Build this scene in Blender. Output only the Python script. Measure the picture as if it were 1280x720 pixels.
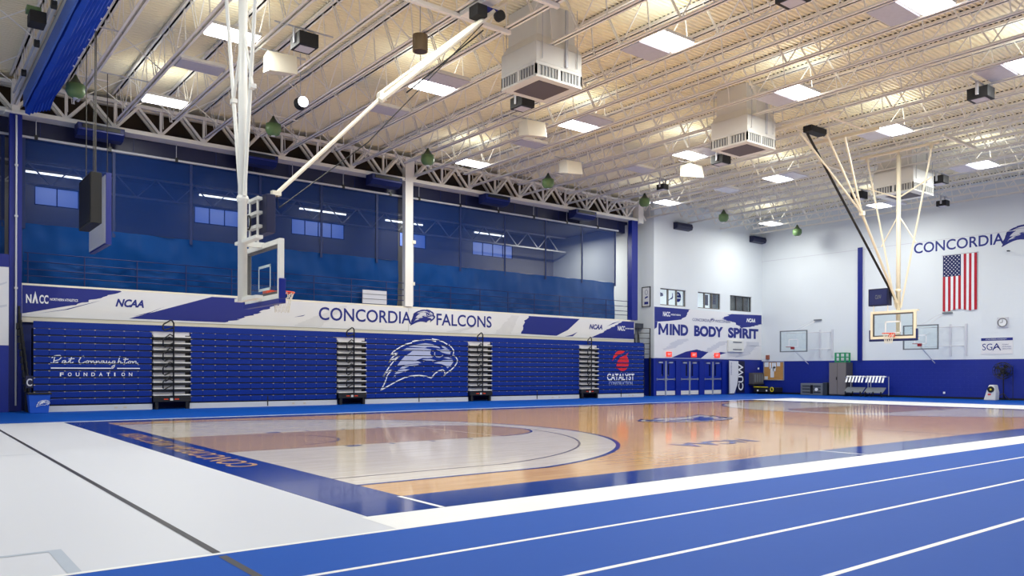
import bpy, bmesh, math, random
from mathutils import Vector, Matrix
random.seed(7)
for _o in list(bpy.data.objects): bpy.data.objects.remove(_o)
SC = bpy.context.scene
COL = SC.collection
PI = math.pi

# ------------------------------------------------------------------ camera
cam_d = bpy.data.cameras.new('camera')
cam = bpy.data.objects.new('camera', cam_d); COL.objects.link(cam)
cam_d.sensor_width = 36.0
cam_d.lens = 987.5 / 1280 * 36.0
cam_d.shift_y = (464.3 - 360) / 1280
cam_d.clip_end = 300
cam.matrix_world = (Matrix.Translation((0, 0, 1.39)) @ Matrix.Rotation(math.radians(-38.09), 4, 'Z')
                    @ Matrix.Rotation(math.radians(90), 4, 'X') @ Matrix.Rotation(0.00295, 4, 'Z'))
SC.camera = cam
# ------------------------------------------------------------------ world, exposure
w = bpy.data.worlds.new('world'); SC.world = w; w.use_nodes = True
w.node_tree.nodes['Background'].inputs[0].default_value = (0.55, 0.7, 1.0, 1)
w.node_tree.nodes['Background'].inputs[1].default_value = 0.6
SC.view_settings.view_transform = 'Standard'
SC.view_settings.look = 'None'
SC.view_settings.gamma = 1.0
SC.view_settings.use_curve_mapping = False
SC.view_settings.exposure = 0.0
LAMP_DOWN = 240.0      # watts of each lit ceiling panel, downwards
LAMP_UP = 19.0        # and its uplight
LAMP_MEZZ = 12.0

# ------------------------------------------------------------------ materials
def lin(r, g, b):
    f = lambda c: (c/255)/12.92 if c <= 10 else ((c/255+0.055)/1.055)**2.4
    return (f(r), f(g), f(b), 1)
MATS = {}
def mat(name, rgb, rough=0.5, metal=0.0, vary=0.05, scale=3.0, spec=0.5, coat=0.0, bump=0.0):
    """plain procedural paint: base colour with a little noise variation in value"""
    if name in MATS: return MATS[name]
    m = bpy.data.materials.new(name); m.use_nodes = True
    nt = m.node_tree; b = nt.nodes['Principled BSDF']
    b.inputs['Roughness'].default_value = rough
    b.inputs['Metallic'].default_value = metal
    b.inputs['Specular IOR Level'].default_value = spec
    b.inputs['Coat Weight'].default_value = coat
    c = lin(*rgb)
    tc = nt.nodes.new('ShaderNodeTexCoord')
    n = nt.nodes.new('ShaderNodeTexNoise'); n.inputs['Scale'].default_value = scale; n.inputs['Detail'].default_value = 4
    nt.links.new(tc.outputs['Object'], n.inputs['Vector'])
    mx = nt.nodes.new('ShaderNodeMix'); mx.data_type = 'RGBA'
    mx.inputs[6].default_value = (c[0]*(1-vary), c[1]*(1-vary), c[2]*(1-vary), 1)
    mx.inputs[7].default_value = (min(1, c[0]*(1+vary)), min(1, c[1]*(1+vary)), min(1, c[2]*(1+vary)), 1)
    nt.links.new(n.outputs['Fac'], mx.inputs[0])
    nt.links.new(mx.outputs[2], b.inputs['Base Color'])
    if bump:
        bp = nt.nodes.new('ShaderNodeBump'); bp.inputs['Strength'].default_value = bump; bp.inputs['Distance'].default_value = 0.01
        n2 = nt.nodes.new('ShaderNodeTexNoise'); n2.inputs['Scale'].default_value = scale*12
        nt.links.new(tc.outputs['Object'], n2.inputs['Vector'])
        nt.links.new(n2.outputs['Fac'], bp.inputs['Height']); nt.links.new(bp.outputs['Normal'], b.inputs['Normal'])
    MATS[name] = m
    return m
def emit(name, rgb, strength):
    if name in MATS: return MATS[name]
    m = bpy.data.materials.new(name); m.use_nodes = True
    b = m.node_tree.nodes['Principled BSDF']
    b.inputs['Base Color'].default_value = (0.8, 0.8, 0.8, 1)
    b.inputs['Emission Color'].default_value = lin(*rgb)
    b.inputs['Emission Strength'].default_value = strength
    MATS[name] = m; return m
def glass(name, tint, clear=0.85, rough=0.02):
    m = bpy.data.materials.new(name); m.use_nodes = True
    nt = m.node_tree; out = nt.nodes['Material Output']; nt.nodes.remove(nt.nodes['Principled BSDF'])
    t = nt.nodes.new('ShaderNodeBsdfTransparent'); t.inputs[0].default_value = lin(*tint)
    g = nt.nodes.new('ShaderNodeBsdfGlossy'); g.inputs['Roughness'].default_value = rough
    mx = nt.nodes.new('ShaderNodeMixShader'); mx.inputs[0].default_value = 1-clear
    nt.links.new(t.outputs[0], mx.inputs[1]); nt.links.new(g.outputs[0], mx.inputs[2]); nt.links.new(mx.outputs[0], out.inputs[0])
    MATS[name] = m; return m
def cloth(name, rgb, see, scale=4.0, vary=0.12, rough=0.6):
    """woven or knotted fabric that lets a share of the light straight through"""
    m = mat(name, rgb, rough, 0, vary, scale, spec=0.1)
    nt = m.node_tree; b = nt.nodes['Principled BSDF']; out = nt.nodes['Material Output']
    t = nt.nodes.new('ShaderNodeBsdfTransparent')
    mx = nt.nodes.new('ShaderNodeMixShader'); mx.inputs[0].default_value = see
    nt.links.new(b.outputs[0], mx.inputs[1]); nt.links.new(t.outputs[0], mx.inputs[2]); nt.links.new(mx.outputs[0], out.inputs[0])
    return m
def block_paint(name, rgb, rough=0.55, axis='YZ', strength=0.25):
    """painted concrete block: faint course joints as relief"""
    m = mat(name, rgb, rough, 0, 0.03, 0.6)
    nt = m.node_tree; b = nt.nodes['Principled BSDF']
    tc = nt.nodes.new('ShaderNodeTexCoord'); sp = nt.nodes.new('ShaderNodeSeparateXYZ'); cb = nt.nodes.new('ShaderNodeCombineXYZ')
    nt.links.new(tc.outputs['Object'], sp.inputs[0])
    nt.links.new(sp.outputs[axis[0]], cb.inputs[0]); nt.links.new(sp.outputs['Z'], cb.inputs[1])
    br = nt.nodes.new('ShaderNodeTexBrick'); br.inputs['Scale'].default_value = 1.0
    br.inputs['Brick Width'].default_value = 0.41; br.inputs['Row Height'].default_value = 0.205; br.inputs['Mortar Size'].default_value = 0.008
    br.inputs['Color1'].default_value = (1, 1, 1, 1); br.inputs['Color2'].default_value = (1, 1, 1, 1); br.inputs['Mortar'].default_value = (0, 0, 0, 1)
    nt.links.new(cb.outputs[0], br.inputs['Vector'])
    bp = nt.nodes.new('ShaderNodeBump'); bp.inputs['Strength'].default_value = strength; bp.inputs['Distance'].default_value = 0.01
    nt.links.new(br.outputs['Color'], bp.inputs['Height']); nt.links.new(bp.outputs['Normal'], b.inputs['Normal'])
    return m
def wood(name, c1, c2, rough=0.09):
    """strip flooring along the court's length under a glossy varnish"""
    m = bpy.data.materials.new(name); m.use_nodes = True
    nt = m.node_tree; b = nt.nodes['Principled BSDF']
    b.inputs['Roughness'].default_value = rough; b.inputs['Coat Weight'].default_value = 0.12; b.inputs['Coat Roughness'].default_value = 0.05; b.inputs['Specular IOR Level'].default_value = 0.4
    tc = nt.nodes.new('ShaderNodeTexCoord')
    br = nt.nodes.new('ShaderNodeTexBrick'); br.inputs['Scale'].default_value = 1.0
    br.inputs['Brick Width'].default_value = 1.1; br.inputs['Row Height'].default_value = 0.057; br.inputs['Mortar Size'].default_value = 0.0007
    br.offset = 0.37; br.offset_frequency = 3
    br.inputs['Color1'].default_value = lin(*c1); br.inputs['Color2'].default_value = lin(*c2)
    br.inputs['Mortar'].default_value = tuple(0.6*x for x in lin(*c1)[:3]) + (1,)
    nt.links.new(tc.outputs['Object'], br.inputs['Vector'])
    mp = nt.nodes.new('ShaderNodeMapping'); mp.inputs['Scale'].default_value = (0.6, 9, 1)
    nt.links.new(tc.outputs['Object'], mp.inputs[0])
    n = nt.nodes.new('ShaderNodeTexNoise'); n.inputs['Scale'].default_value = 2.5; n.inputs['Detail'].default_value = 6
    nt.links.new(mp.outputs[0], n.inputs['Vector'])
    mx = nt.nodes.new('ShaderNodeMix'); mx.data_type = 'RGBA'; mx.blend_type = 'MULTIPLY'; mx.inputs[0].default_value = 0.35
    rp = nt.nodes.new('ShaderNodeValToRGB'); rp.color_ramp.elements[0].position = 0.3; rp.color_ramp.elements[0].color = (0.6, 0.55, 0.5, 1); rp.color_ramp.elements[1].position = 0.65
    nt.links.new(n.outputs['Fac'], rp.inputs[0])
    nt.links.new(br.outputs['Color'], mx.inputs[6]); nt.links.new(rp.outputs[0], mx.inputs[7])
    nt.links.new(mx.outputs[2], b.inputs['Base Color'])
    n2 = nt.nodes.new('ShaderNodeTexNoise'); n2.inputs['Scale'].default_value = 1.3
    bp = nt.nodes.new('ShaderNodeBump'); bp.inputs['Strength'].default_value = 0.02; bp.inputs['Distance'].default_value = 0.02
    nt.links.new(mp.outputs[0], n2.inputs['Vector']); nt.links.new(n2.outputs['Fac'], bp.inputs['Height']); nt.links.new(bp.outputs['Normal'], b.inputs['Normal'])
    MATS[name] = m; return m

M_white = block_paint('white block paint', (224, 230, 236), 0.5, 'YZ')
M_whitex = block_paint('white wall paint', (224, 230, 236), 0.5, 'XZ', 0.08)
M_blueb = block_paint('royal blue block paint', (0, 34, 140), 0.45, 'YZ', 0.4)
M_bluex = block_paint('royal blue wall paint', (0, 34, 140), 0.45, 'XZ', 0.15)
M_ceil = mat('cream roof deck paint', (248, 240, 214), 0.6, 0, 0.04, 0.5)
M_steel = mat('cream steel paint', (246, 243, 238), 0.45, 0, 0.04, 1.5)
M_steelg = mat('galvanised grey paint', (196, 198, 206), 0.45, 0.2, 0.05, 1.5)
M_offw = mat('off white enamel', (238, 232, 215), 0.4, 0, 0.03, 3)
M_beigesh = mat('beige wall in painted shade', (74, 60, 46), 0.8, 0, 0.1, 2)  # shadow on the beige wall put into its colour
M_navy = mat('navy paint', (12, 28, 92), 0.5, 0, 0.08, 2)
M_navyd = mat('dark navy enamel', (10, 18, 62), 0.45, 0, 0.08, 2)
M_royal = mat('royal blue print', (0, 26, 128), 0.4, 0, 0.03, 2)
M_royalf = mat('royal blue floor paint', (0, 52, 140), 0.12, 0, 0.06, 1.2, coat=0.1, spec=0.4)
M_print = mat('white banner vinyl', (228, 228, 232), 0.45, 0, 0.03, 1)
M_printg = mat('pale grey brush print', (206, 208, 218), 0.45, 0, 0.03, 1)
M_printw = mat('white lettering', (240, 242, 246), 0.45, 0, 0.01, 1)
M_cream = mat('cream fascia paint', (222, 216, 200), 0.5, 0, 0.04, 1.5)
M_track = mat('blue track surface', (0, 74, 168), 0.6, 0, 0.05, 0.35, spec=0.12, bump=0.1)
M_floor = mat('white sports floor', (203, 206, 217), 0.4, 0, 0.03, 0.25, bump=0.03)
M_line = mat('white floor paint', (232, 233, 236), 0.4, 0, 0.02, 2)
M_lined = mat('dark floor tape', (38, 36, 44), 0.4, 0, 0.1, 4)
M_lineg = mat('grey floor tape', (172, 182, 198), 0.4, 0, 0.05, 4)
M_lineb = mat('brown grey court line', (120, 105, 108), 0.15, 0, 0.05, 4, coat=0.2)
M_maple = wood('maple strip floor', (236, 190, 126), (222, 172, 110))
M_wash = wood('whitewashed maple strip floor', (238, 230, 221), (226, 217, 207))
M_tan = wood('tan stained maple strip floor', (206, 172, 134), (192, 156, 118))
M_seat = mat('blue seat plastic', (0, 42, 134), 0.4, 0, 0.05, 2.5, spec=0.25)
M_seatd = mat('blue shade paint', (10, 36, 112), 0.5, 0, 0.05, 2.5)
M_clip = mat('tan metal clip', (200, 190, 175), 0.4, 0.2, 0.05, 5)
M_kick = mat('pale grey kick board', (196, 200, 206), 0.5, 0, 0.05, 1)
M_deckg = mat('grey aluminium nosing', (222, 220, 214), 0.4, 0.0, 0.06, 5)
M_riser = mat('lilac grey riser board', (206, 204, 214), 0.5, 0, 0.08, 2)
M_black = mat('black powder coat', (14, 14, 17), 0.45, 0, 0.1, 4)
M_blackm = mat('matt black cabinet', (24, 24, 27), 0.65, 0, 0.1, 8)
M_orange = mat('orange rim paint', (226, 70, 30), 0.4, 0, 0.05, 8)
M_rope = mat('white net cord', (225, 222, 214), 0.8, 0, 0.05, 20)
M_cable = mat('dark steel cable', (70, 68, 66), 0.5, 0.5, 0.05, 20)
M_lamp = emit('lit lamp lens', (250, 250, 255), 9.0)
M_dim = mat('unlit prismatic lens', (198, 197, 208), 0.3, 0, 0.12, 9)
M_tube = emit('lit fluorescent tube', (225, 238, 255), 6.0)
M_winlit = emit('sunlit window pane', (8, 88, 205), 1.4)
M_hvac = mat('white cabinet enamel', (226, 226, 222), 0.4, 0, 0.03, 2)
M_hvacg = mat('grey grille paint', (120, 122, 126), 0.5, 0.1, 0.06, 8)
M_mauve = mat('mauve grey return grille', (96, 90, 94), 0.6, 0, 0.08, 14)
M_green = mat('green enamel', (98, 128, 82), 0.4, 0, 0.15, 6)
M_bronze = mat('bronze can paint', (120, 102, 76), 0.45, 0.2, 0.08, 6)
M_net = cloth('blue knotted netting', (0, 44, 108), 0.30)
M_vinyl = cloth('blue vinyl curtain', (0, 62, 128), 0.04, 1.2, 0.12, 0.4)
M_strap = mat('blue webbing', (0, 34, 92), 0.6, 0, 0.08, 6)
M_bundle = mat('blue bundled mesh', (22, 74, 190), 0.6, 0, 0.15, 5)
M_bundlel = mat('pale blue mesh face', (70, 108, 196), 0.6, 0, 0.2, 12)
M_glassb = glass('pale green backboard glass', (250, 254, 254), 0.97)
M_pane = glass('window glass', (240, 245, 248), 0.92)
M_red = mat('flag red', (178, 14, 44), 0.7, 0, 0.05, 4)
M_flagb = mat('flag navy', (22, 34, 92), 0.7, 0, 0.06, 4)
M_flagw = mat('flag white', (236, 238, 244), 0.7, 0, 0.03, 4)
M_exit = emit('lit exit sign face', (255, 60, 36), .9)
M_exit.node_tree.nodes['Principled BSDF'].inputs['Base Color'].default_value = (.6, .04, .02, 1)
M_catr = mat('red seat decal', (214, 24, 40), 0.4, 0, 0.04, 4)
M_cork = mat('cork', (190, 142, 84), 0.9, 0, 0.15, 14)
M_paper = mat('paper', (226, 232, 242), 0.8, 0, 0.04, 8)
M_cab = mat('warm grey locker enamel', (128, 122, 120), 0.45, 0.1, 0.04, 3)
M_cabd = mat('dark grey enamel', (88, 86, 88), 0.5, 0.1, 0.04, 3)
M_crate = mat('green plastic crate', (30, 150, 100), 0.5, 0, 0.08, 5)
M_gray = mat('grey plastic', (112, 118, 126), 0.5, 0, 0.08, 4)
M_grayd = mat('charcoal plastic', (46, 54, 64), 0.5, 0, 0.08, 4)
M_alu = mat('brushed aluminium', (192, 196, 204), 0.3, 0.6, 0.04, 8)
M_yel = mat('yellow plastic', (232, 214, 30), 0.5, 0, 0.05, 5)
M_taupe = mat('mezzanine wall paint', (150, 146, 146), 0.7, 0, 0.08, 1)
M_mezzf = mat('mezzanine carpet', (60, 66, 80), 0.9, 0, 0.1, 3)
M_door = mat('royal blue door enamel', (4, 38, 145), 0.35, 0, 0.04, 3)
M_sky = emit('corridor light', (235, 240, 245), 1.0)
M_lit = emit('lit room behind glass', (236, 240, 240), .75)
M_curt = mat('window backing', (120, 116, 112), 0.8, 0, 0.15, 7)

# ------------------------------------------------------------------ mesh helpers
ORG = {}
def org(p): return ORG.get(p.name, Vector((0, 0, 0))) if p else Vector((0, 0, 0))
class MB:
    def __init__(s): s.v = []; s.f = []; s.m = []; s.mi = 0; s.sm = False
    def add(s, vs, fs):
        k = len(s.v); s.v += [tuple(p) for p in vs]
        for f in fs: s.f.append(tuple(k+i for i in f)); s.m.append(s.mi)
        return s
    def box(s, x0, x1, y0, y1, z0, z1):
        return s.add([(x0,y0,z0),(x1,y0,z0),(x1,y1,z0),(x0,y1,z0),(x0,y0,z1),(x1,y0,z1),(x1,y1,z1),(x0,y1,z1)],
                     [(0,3,2,1),(4,5,6,7),(0,1,5,4),(1,2,6,5),(2,3,7,6),(3,0,4,7)])
    def bar(s, p, q, a, b, up=(0,0,1)):
        """rectangular bar p->q, a wide, b deep along up"""
        p, q = Vector(p), Vector(q); d = (q-p).normalized(); u = Vector(up)
        r = d.cross(u)
        if r.length < 1e-4: r = d.cross(Vector((0,1,0)))
        r.normalize(); u = r.cross(d).normalized()
        vs = [c + r*(i*a/2) + u*(j*b/2) for c in (p, q) for i, j in ((-1,-1),(1,-1),(1,1),(-1,1))]
        return s.add(vs, [(0,3,2,1),(4,5,6,7),(0,1,5,4),(1,2,6,5),(2,3,7,6),(3,0,4,7)])
    def tube(s, pts, r, n=8, closed=False):
        pts = [Vector(p) for p in pts]; N = len(pts); k = len(s.v); up = None
        for i, p in enumerate(pts):
            if closed: d = (pts[(i+1) % N]-pts[i-1])
            else: d = (pts[min(i+1, N-1)]-pts[max(i-1, 0)])
            d.normalize()
            if up is None:
                up = Vector((0,0,1)) if abs(d.z) < .9 else Vector((0,1,0))
            a = d.cross(up); a.normalize(); b = a.cross(d).normalized(); up = b
            rr = r[i] if isinstance(r, (list, tuple)) else r
            for j in range(n):
                t = 2*PI*j/n; s.v.append(tuple(p + a*(rr*math.cos(t)) + b*(rr*math.sin(t))))
        for i in range(N if closed else N-1):
            i2 = (i+1) % N
            for j in range(n):
                j2 = (j+1) % n
                s.f.append((k+i*n+j, k+i*n+j2, k+i2*n+j2, k+i2*n+j)); s.m.append(s.mi)
        if not closed:
            s.f.append(tuple(k+j for j in range(n))[::-1]); s.m.append(s.mi)
            s.f.append(tuple(k+(N-1)*n+j for j in range(n))); s.m.append(s.mi)
        return s
    def lathe(s, c, prof, n=16, axis='z'):
        """prof: list of (r, h) along axis"""
        k = len(s.v)
        for r, h in prof:
            for j in range(n):
                t = 2*PI*j/n; a, b = r*math.cos(t), r*math.sin(t)
                p = {'z': (a, b, h), 'x': (h, a, b), 'y': (a, h, b)}[axis]
                s.v.append((c[0]+p[0], c[1]+p[1], c[2]+p[2]))
        for i in range(len(prof)-1):
            for j in range(n):
                j2 = (j+1) % n
                s.f.append((k+i*n+j, k+i*n+j2, k+(i+1)*n+j2, k+(i+1)*n+j)); s.m.append(s.mi)
        s.f.append(tuple(k+j for j in range(n))[::-1]); s.m.append(s.mi)
        s.f.append(tuple(k+(len(prof)-1)*n+j for j in range(n))); s.m.append(s.mi)
        return s
    def poly(s, pts): return s.add(pts, [tuple(range(len(pts)))])
    def extr(s, pts, d):
        """closed prism of a planar polygon moved by d"""
        n = len(pts); d = Vector(d); P = [Vector(p) for p in pts]
        fs = [tuple(range(n))[::-1], tuple(range(n, 2*n))] + [(i, (i+1) % n, n+(i+1) % n, n+i) for i in range(n)]
        return s.add(P+[p+d for p in P], fs)
    def mesh(s, name, mats, o=Vector((0,0,0)), smooth=False):
        me = bpy.data.meshes.new(name)
        me.from_pydata([(v[0]-o[0], v[1]-o[1], v[2]-o[2]) for v in s.v], [], s.f)
        mats = mats if isinstance(mats, (list, tuple)) else [mats]
        for m in mats: me.materials.append(m)
        if len(mats) > 1: me.polygons.foreach_set('material_index', s.m)
        if smooth: me.polygons.foreach_set('use_smooth', [True]*len(me.polygons))
        bm = bmesh.new(); bm.from_mesh(me); bmesh.ops.recalc_face_normals(bm, faces=bm.faces); bm.to_mesh(me); bm.free()
        return me
    def build(s, name, mats, parent=None, smooth=False, bevel=0.0):
        o = org(parent)
        ob = bpy.data.objects.new(name, s.mesh(name, mats, o, smooth)); COL.objects.link(ob)
        if parent: ob.parent = parent; ORG[ob.name] = o
        if bevel:
            bv = ob.modifiers.new('bevel', 'BEVEL'); bv.width = bevel; bv.segments = 2; bv.limit_method = 'ANGLE'
        return ob
def put(name, me, parent, loc=(0,0,0)):
    """another part that shares mesh data; loc in world space (mesh is local)"""
    ob = bpy.data.objects.new(name, me); COL.objects.link(ob)
    if parent: ob.parent = parent
    ob.location = Vector(loc) - org(parent)
    return ob
def thing(name, label, cat, loc=(0,0,0), group=None):
    o = bpy.data.objects.new(name, None); COL.objects.link(o); o.empty_display_size = 0.2
    o.location = loc; ORG[o.name] = Vector(loc)
    o['label'] = label; o['category'] = cat
    if group: o['group'] = group
    return o
def tag(o, label, cat, group=None):
    o['label'] = label; o['category'] = cat
    if group: o['group'] = group
    return o
def struct(o, label=None):
    o['kind'] = 'structure'
    if label: o['label'] = label; o['category'] = 'setting'
    return o
def dup(root, d, label=None, group=None):
    """copy a thing with its parts and sub-parts, moved by d"""
    r = root.copy(); COL.objects.link(r); r.location = root.location + Vector(d); ORG[r.name] = org(root)+Vector(d)
    if label: r['label'] = label
    if group: r['group'] = group
    for ch in list(root.children):
        c = ch.copy(); COL.objects.link(c); c.parent = r
        for g in list(ch.children):
            e = g.copy(); COL.objects.link(e); e.parent = c
    return r
ORD = ['first','second','third','fourth','fifth','sixth','seventh','eighth','ninth','tenth','eleventh','twelfth','thirteenth','fourteenth',
       'fifteenth','sixteenth','seventeenth','eighteenth','nineteenth','twentieth','twenty-first','twenty-second','twenty-third','twenty-fourth',
       'twenty-fifth','twenty-sixth','twenty-seventh','twenty-eighth','twenty-ninth','thirtieth']
# planes for flat print: (x, z) of the print -> point of the place
def on_y(y): return lambda a, b: Vector((a, y, b))          # wall seen looking along +Y, a = X, b = Z
def on_x(x): return lambda a, b: Vector((x, -a, b))          # wall seen looking along +X, a = -Y
def on_xb(x): return lambda a, b: Vector((x, a, b))
_TXT = {}
def text(name, s, x, z, W, H, fn, m, parent, bold=0.0, shear=0.0, space=1.0, cuts=None):
    """flat lettering W wide and H tall with its lower left corner at (x, z) of the plane fn"""
    cu = bpy.data.curves.new('lettering', 'FONT'); cu.body = s; cu.size = 1; cu.offset = bold; cu.shear = shear; cu.space_character = space
    cu.resolution_u = 4
    tmp = bpy.data.objects.new('lettering', cu); COL.objects.link(tmp)
    dg = bpy.context.evaluated_depsgraph_get()
    me = bpy.data.meshes.new_from_object(tmp.evaluated_get(dg))
    bpy.data.objects.remove(tmp); bpy.data.curves.remove(cu)
    vs = [v.co.copy() for v in me.vertices]
    if not vs: return None
    x0 = min(v.x for v in vs); x1 = max(v.x for v in vs); y0 = min(v.y for v in vs); y1 = max(v.y for v in vs)
    o = org(parent)
    for v in me.vertices:
        v.co = fn(x+(v.co.x-x0)/(x1-x0)*W, z+(v.co.y-y0)/(y1-y0)*H) - o
    me.materials.clear(); me.materials.append(m); me.name = name
    if cuts: cut(me, cuts, o.z)
    ob = bpy.data.objects.new(name, me); COL.objects.link(ob)
    if parent: ob.parent = parent; ORG[ob.name] = o
    return ob
def cut(me, cuts, oz):
    """take out the strips of a print that fall into the gaps between seat rows"""
    bm = bmesh.new(); bm.from_mesh(me)
    bmesh.ops.triangulate(bm, faces=bm.faces)
    for a, b in cuts:
        for z in (a, b):
            bmesh.ops.bisect_plane(bm, geom=bm.verts[:]+bm.edges[:]+bm.faces[:], plane_co=(0,0,z-oz), plane_no=(0,0,1))
    dead = [f for f in bm.faces if any(a < f.calc_center_median().z+oz < b for a, b in cuts)]
    bmesh.ops.delete(bm, geom=dead, context='FACES')
    bm.to_mesh(me); bm.free()
def shape(name, polys, fn, m, parent, cuts=None, strokes=(), sw=0.03):
    """flat print from polygons and stroked lines in the plane fn"""
    k = MB()
    for p in polys: k.poly([fn(a, b) for a, b in p])
    for st in strokes:
        for (a, b), (c, d) in zip(st, st[1:]):
            L = math.hypot(c-a, d-b) or 1; nx, nz = -(d-b)/L*sw/2, (c-a)/L*sw/2; ex, ez = (c-a)/L*sw*.35, (d-b)/L*sw*.35
            k.poly([fn(a-ex+nx, b-ez+nz), fn(a-ex-nx, b-ez-nz), fn(c+ex-nx, d+ez-nz), fn(c+ex+nx, d+ez+nz)])
    o = org(parent); me = bpy.data.meshes.new(name)
    me.from_pydata([tuple(Vector(v)-o) for v in k.v], [], k.f); me.materials.append(m)
    if cuts: cut(me, cuts, o.z)
    ob = bpy.data.objects.new(name, me); COL.objects.link(ob)
    if parent: ob.parent = parent; ORG[ob.name] = o
    if name.startswith('brush') or len(polys) > 5: ob['kind'] = 'stuff'
    return ob
def area(name, loc, sx, sy, power, up=False, color=(.99, 1, .91), parent=None):
    l = bpy.data.lights.new(name, 'AREA'); l.shape = 'RECTANGLE'; l.size = sx; l.size_y = sy; l.energy = power; l.color = color
    o = bpy.data.objects.new(name, l); COL.objects.link(o); o.location = Vector(loc)-org(parent)
    if parent: o.parent = parent
    if up: o.rotation_euler = (PI, 0, 0)
    return o

# bird of prey emblem, unit box: traced as strokes and patches, x 0..1 to the right, y 0..1 upwards
def _e(p): return [((a-40)/875, (690-b)/590*0.585) for a, b in p]
EM_STROKES = [_e(p) for p in (
 [(145,292),(170,255),(250,200),(310,168),(375,150)], [(385,135),(460,118),(540,112),(600,113),(650,126)], [(610,100),(680,110),(740,130),(785,155)],
 [(810,165),(845,195),(868,230),(860,270),(855,282),(890,300),(912,335),(905,370),(870,420),(830,455),(770,495),(745,530),(760,500),(755,465),(735,450),(690,462),(640,495),(600,545),(540,525),(460,515),(380,520),(300,540),(220,575),(140,620),(40,675),(70,620),(95,560),(110,510),(155,455),(120,470),(90,490),(60,540)],
 [(60,540),(85,490),(130,420),(175,360),(235,305),(190,330),(150,345),(125,375),(150,330),(180,300),(220,270),(180,275),(145,292)])]
EM_EYE = [_e([(640,255),(638,285),(665,305),(700,305),(735,285)])]
EM_FILL = [_e(p) for p in (
 [(340,195),(430,168),(530,150),(610,160),(690,190),(705,205),(600,190),(550,193),(530,203)],
 [(265,240),(320,210),(520,207),(600,222),(585,265),(615,312),(560,320),(500,318),(430,345),(485,375),(215,405),(255,350),(300,300),(350,270),(385,240)],
 [(240,440),(300,400),(450,388),(455,398),(360,410),(290,440)], [(185,500),(230,455),(290,445),(355,448),(290,475),(225,495)], [(165,545),(185,515),(205,512)],
 [(715,165),(760,185),(795,210),(760,208),(730,195)], [(655,215),(700,222),(760,212),(810,220),(828,250),(820,272),(770,265),(720,250)],
 [(740,310),(800,305),(850,322),(800,325)], [(630,375),(740,340),(850,335),(860,360),(830,405),(790,435),(770,405),(720,385)], [(490,335),(590,330),(660,345),(560,350)])]
EM_SIL = [_e([(40,675),(85,490),(145,292),(170,255),(310,168),(460,118),(610,100),(740,130),(845,195),(868,230),(855,282),(912,335),(905,370),(830,455),(745,530),(760,500),(735,450),(690,462),(600,545),(460,515),(300,540),(140,620)])]
def emblem(x, z, S, fn, parent, line, fill, cuts=None, sil=None, sw=0.013):
    """emblem S wide with lower left corner (x, z)"""
    P = lambda L: [[(x+a*S, z+b*S) for a, b in p] for p in L]
    f2 = fn
    if sil: shape('emblem_ground', P(EM_SIL), fn, sil, parent, cuts)
    d = fn(1, 0)-fn(0, 0); u = fn(0, 1)-fn(0, 0); n = d.cross(u).normalized()*0.003
    f2 = lambda a, b: fn(a, b)+n
    if fill: shape('emblem_feathers', P(EM_FILL), f2, fill, parent, cuts, P(EM_EYE), sw*S)
    shape('emblem_outline', [], f2, line, parent, cuts, P(EM_STROKES), sw*S)
def ragged(pts, amp, seed, edges):
    """polygon whose listed edges get torn brush-stroke teeth"""
    r = random.Random(seed); out = []
    for i, p in enumerate(pts):
        out.append(p)
        if i in edges:
            q = pts[(i+1) % len(pts)]; L = math.hypot(q[0]-p[0], q[1]-p[1]); n = max(4, int(L/0.09))
            for k in range(1, n):
                t = k/n; j = r.uniform(-amp, amp)*(1 if k % 2 else -.6)
                out.append((p[0]+(q[0]-p[0])*t+j, p[1]+(q[1]-p[1])*t+r.uniform(-.015, .015)))
    return out

# ------------------------------------------------------------------ the room: floor
XL, XR, YN, YB, YF = -14.0, 44.9, -8.0, 30.7, 31.2      # left, far wall, near wall, back wall, fascia plane
ZC, ZB = 11.40, 10.25                                    # roof deck underside, joist bottom
X0, X1, Y0, Y1 = 4.45, 33.1, 7.66, 22.92                 # court
BW = 0.88
CY = (Y0+Y1)/2
fl = struct(MB().box(XL, XR+.4, YN, 38.5, -.2, 0).build('floor', M_floor), 'white painted sports floor around the wood court')
def flat(name, m, *rects, z=0.001, parent=fl):
    k = MB()
    for x0, x1, y0, y1 in rects: k.poly([(x0,y0,z),(x1,y0,z),(x1,y1,z),(x0,y1,z)])
    return k.build(name, m, parent)
flat('track_surface', M_track, (XL, XR, YN, 6.08)); flat('track_surface', M_track, (XL, 38.0, 24.1, 31.2)); flat('track_surface', M_track, (38.0, XR, 6.08, 31.2))
for y in (5.05, 3.98, 2.91, 1.84, .77, -.3): flat('lane_line', M_line, (XL, XR, y-.027, y+.027), z=.0025)
flat('lane_line', M_line, (XL, XR, 6.05, 6.11), z=.0025)
flat('lane_line', M_line, (3.5, 34.0, 6.11, 6.78), z=.0015)
flat('lane_line', M_line, (XL, 38.0, 23.98, 24.1), z=.0025); flat('lane_line', M_line, (34.1, 38.06, 6.1, 24.1), z=.002)
flat('floor_tape', M_lined, (1.915, 1.975, -8, 5.99), (1.915, 1.975, 6.12, 23.8), z=.0028)
flat('floor_tape', M_lineg, (.94, 1.03, 6.12, 6.98), (-9, .94, 6.92, 6.98), (-9, 1.88, 15.12, 15.16), z=.0022)
court = struct(MB().box(X0, X1, Y0, Y1, -.05, .003).build('floor_court', M_maple), 'glossy maple basketball court with blue border')
kb = MB()
for r in ((X0-BW, X1+BW, Y0-BW, Y0), (X0-BW, X1+BW, Y1, Y1+BW), (X0-BW, X0, Y0, Y1), (X1, X1+BW, Y0, Y1)): kb.box(r[0], r[1], r[2], r[3], -.05, .003)
kb.build('court_border', M_royalf, court)
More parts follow.
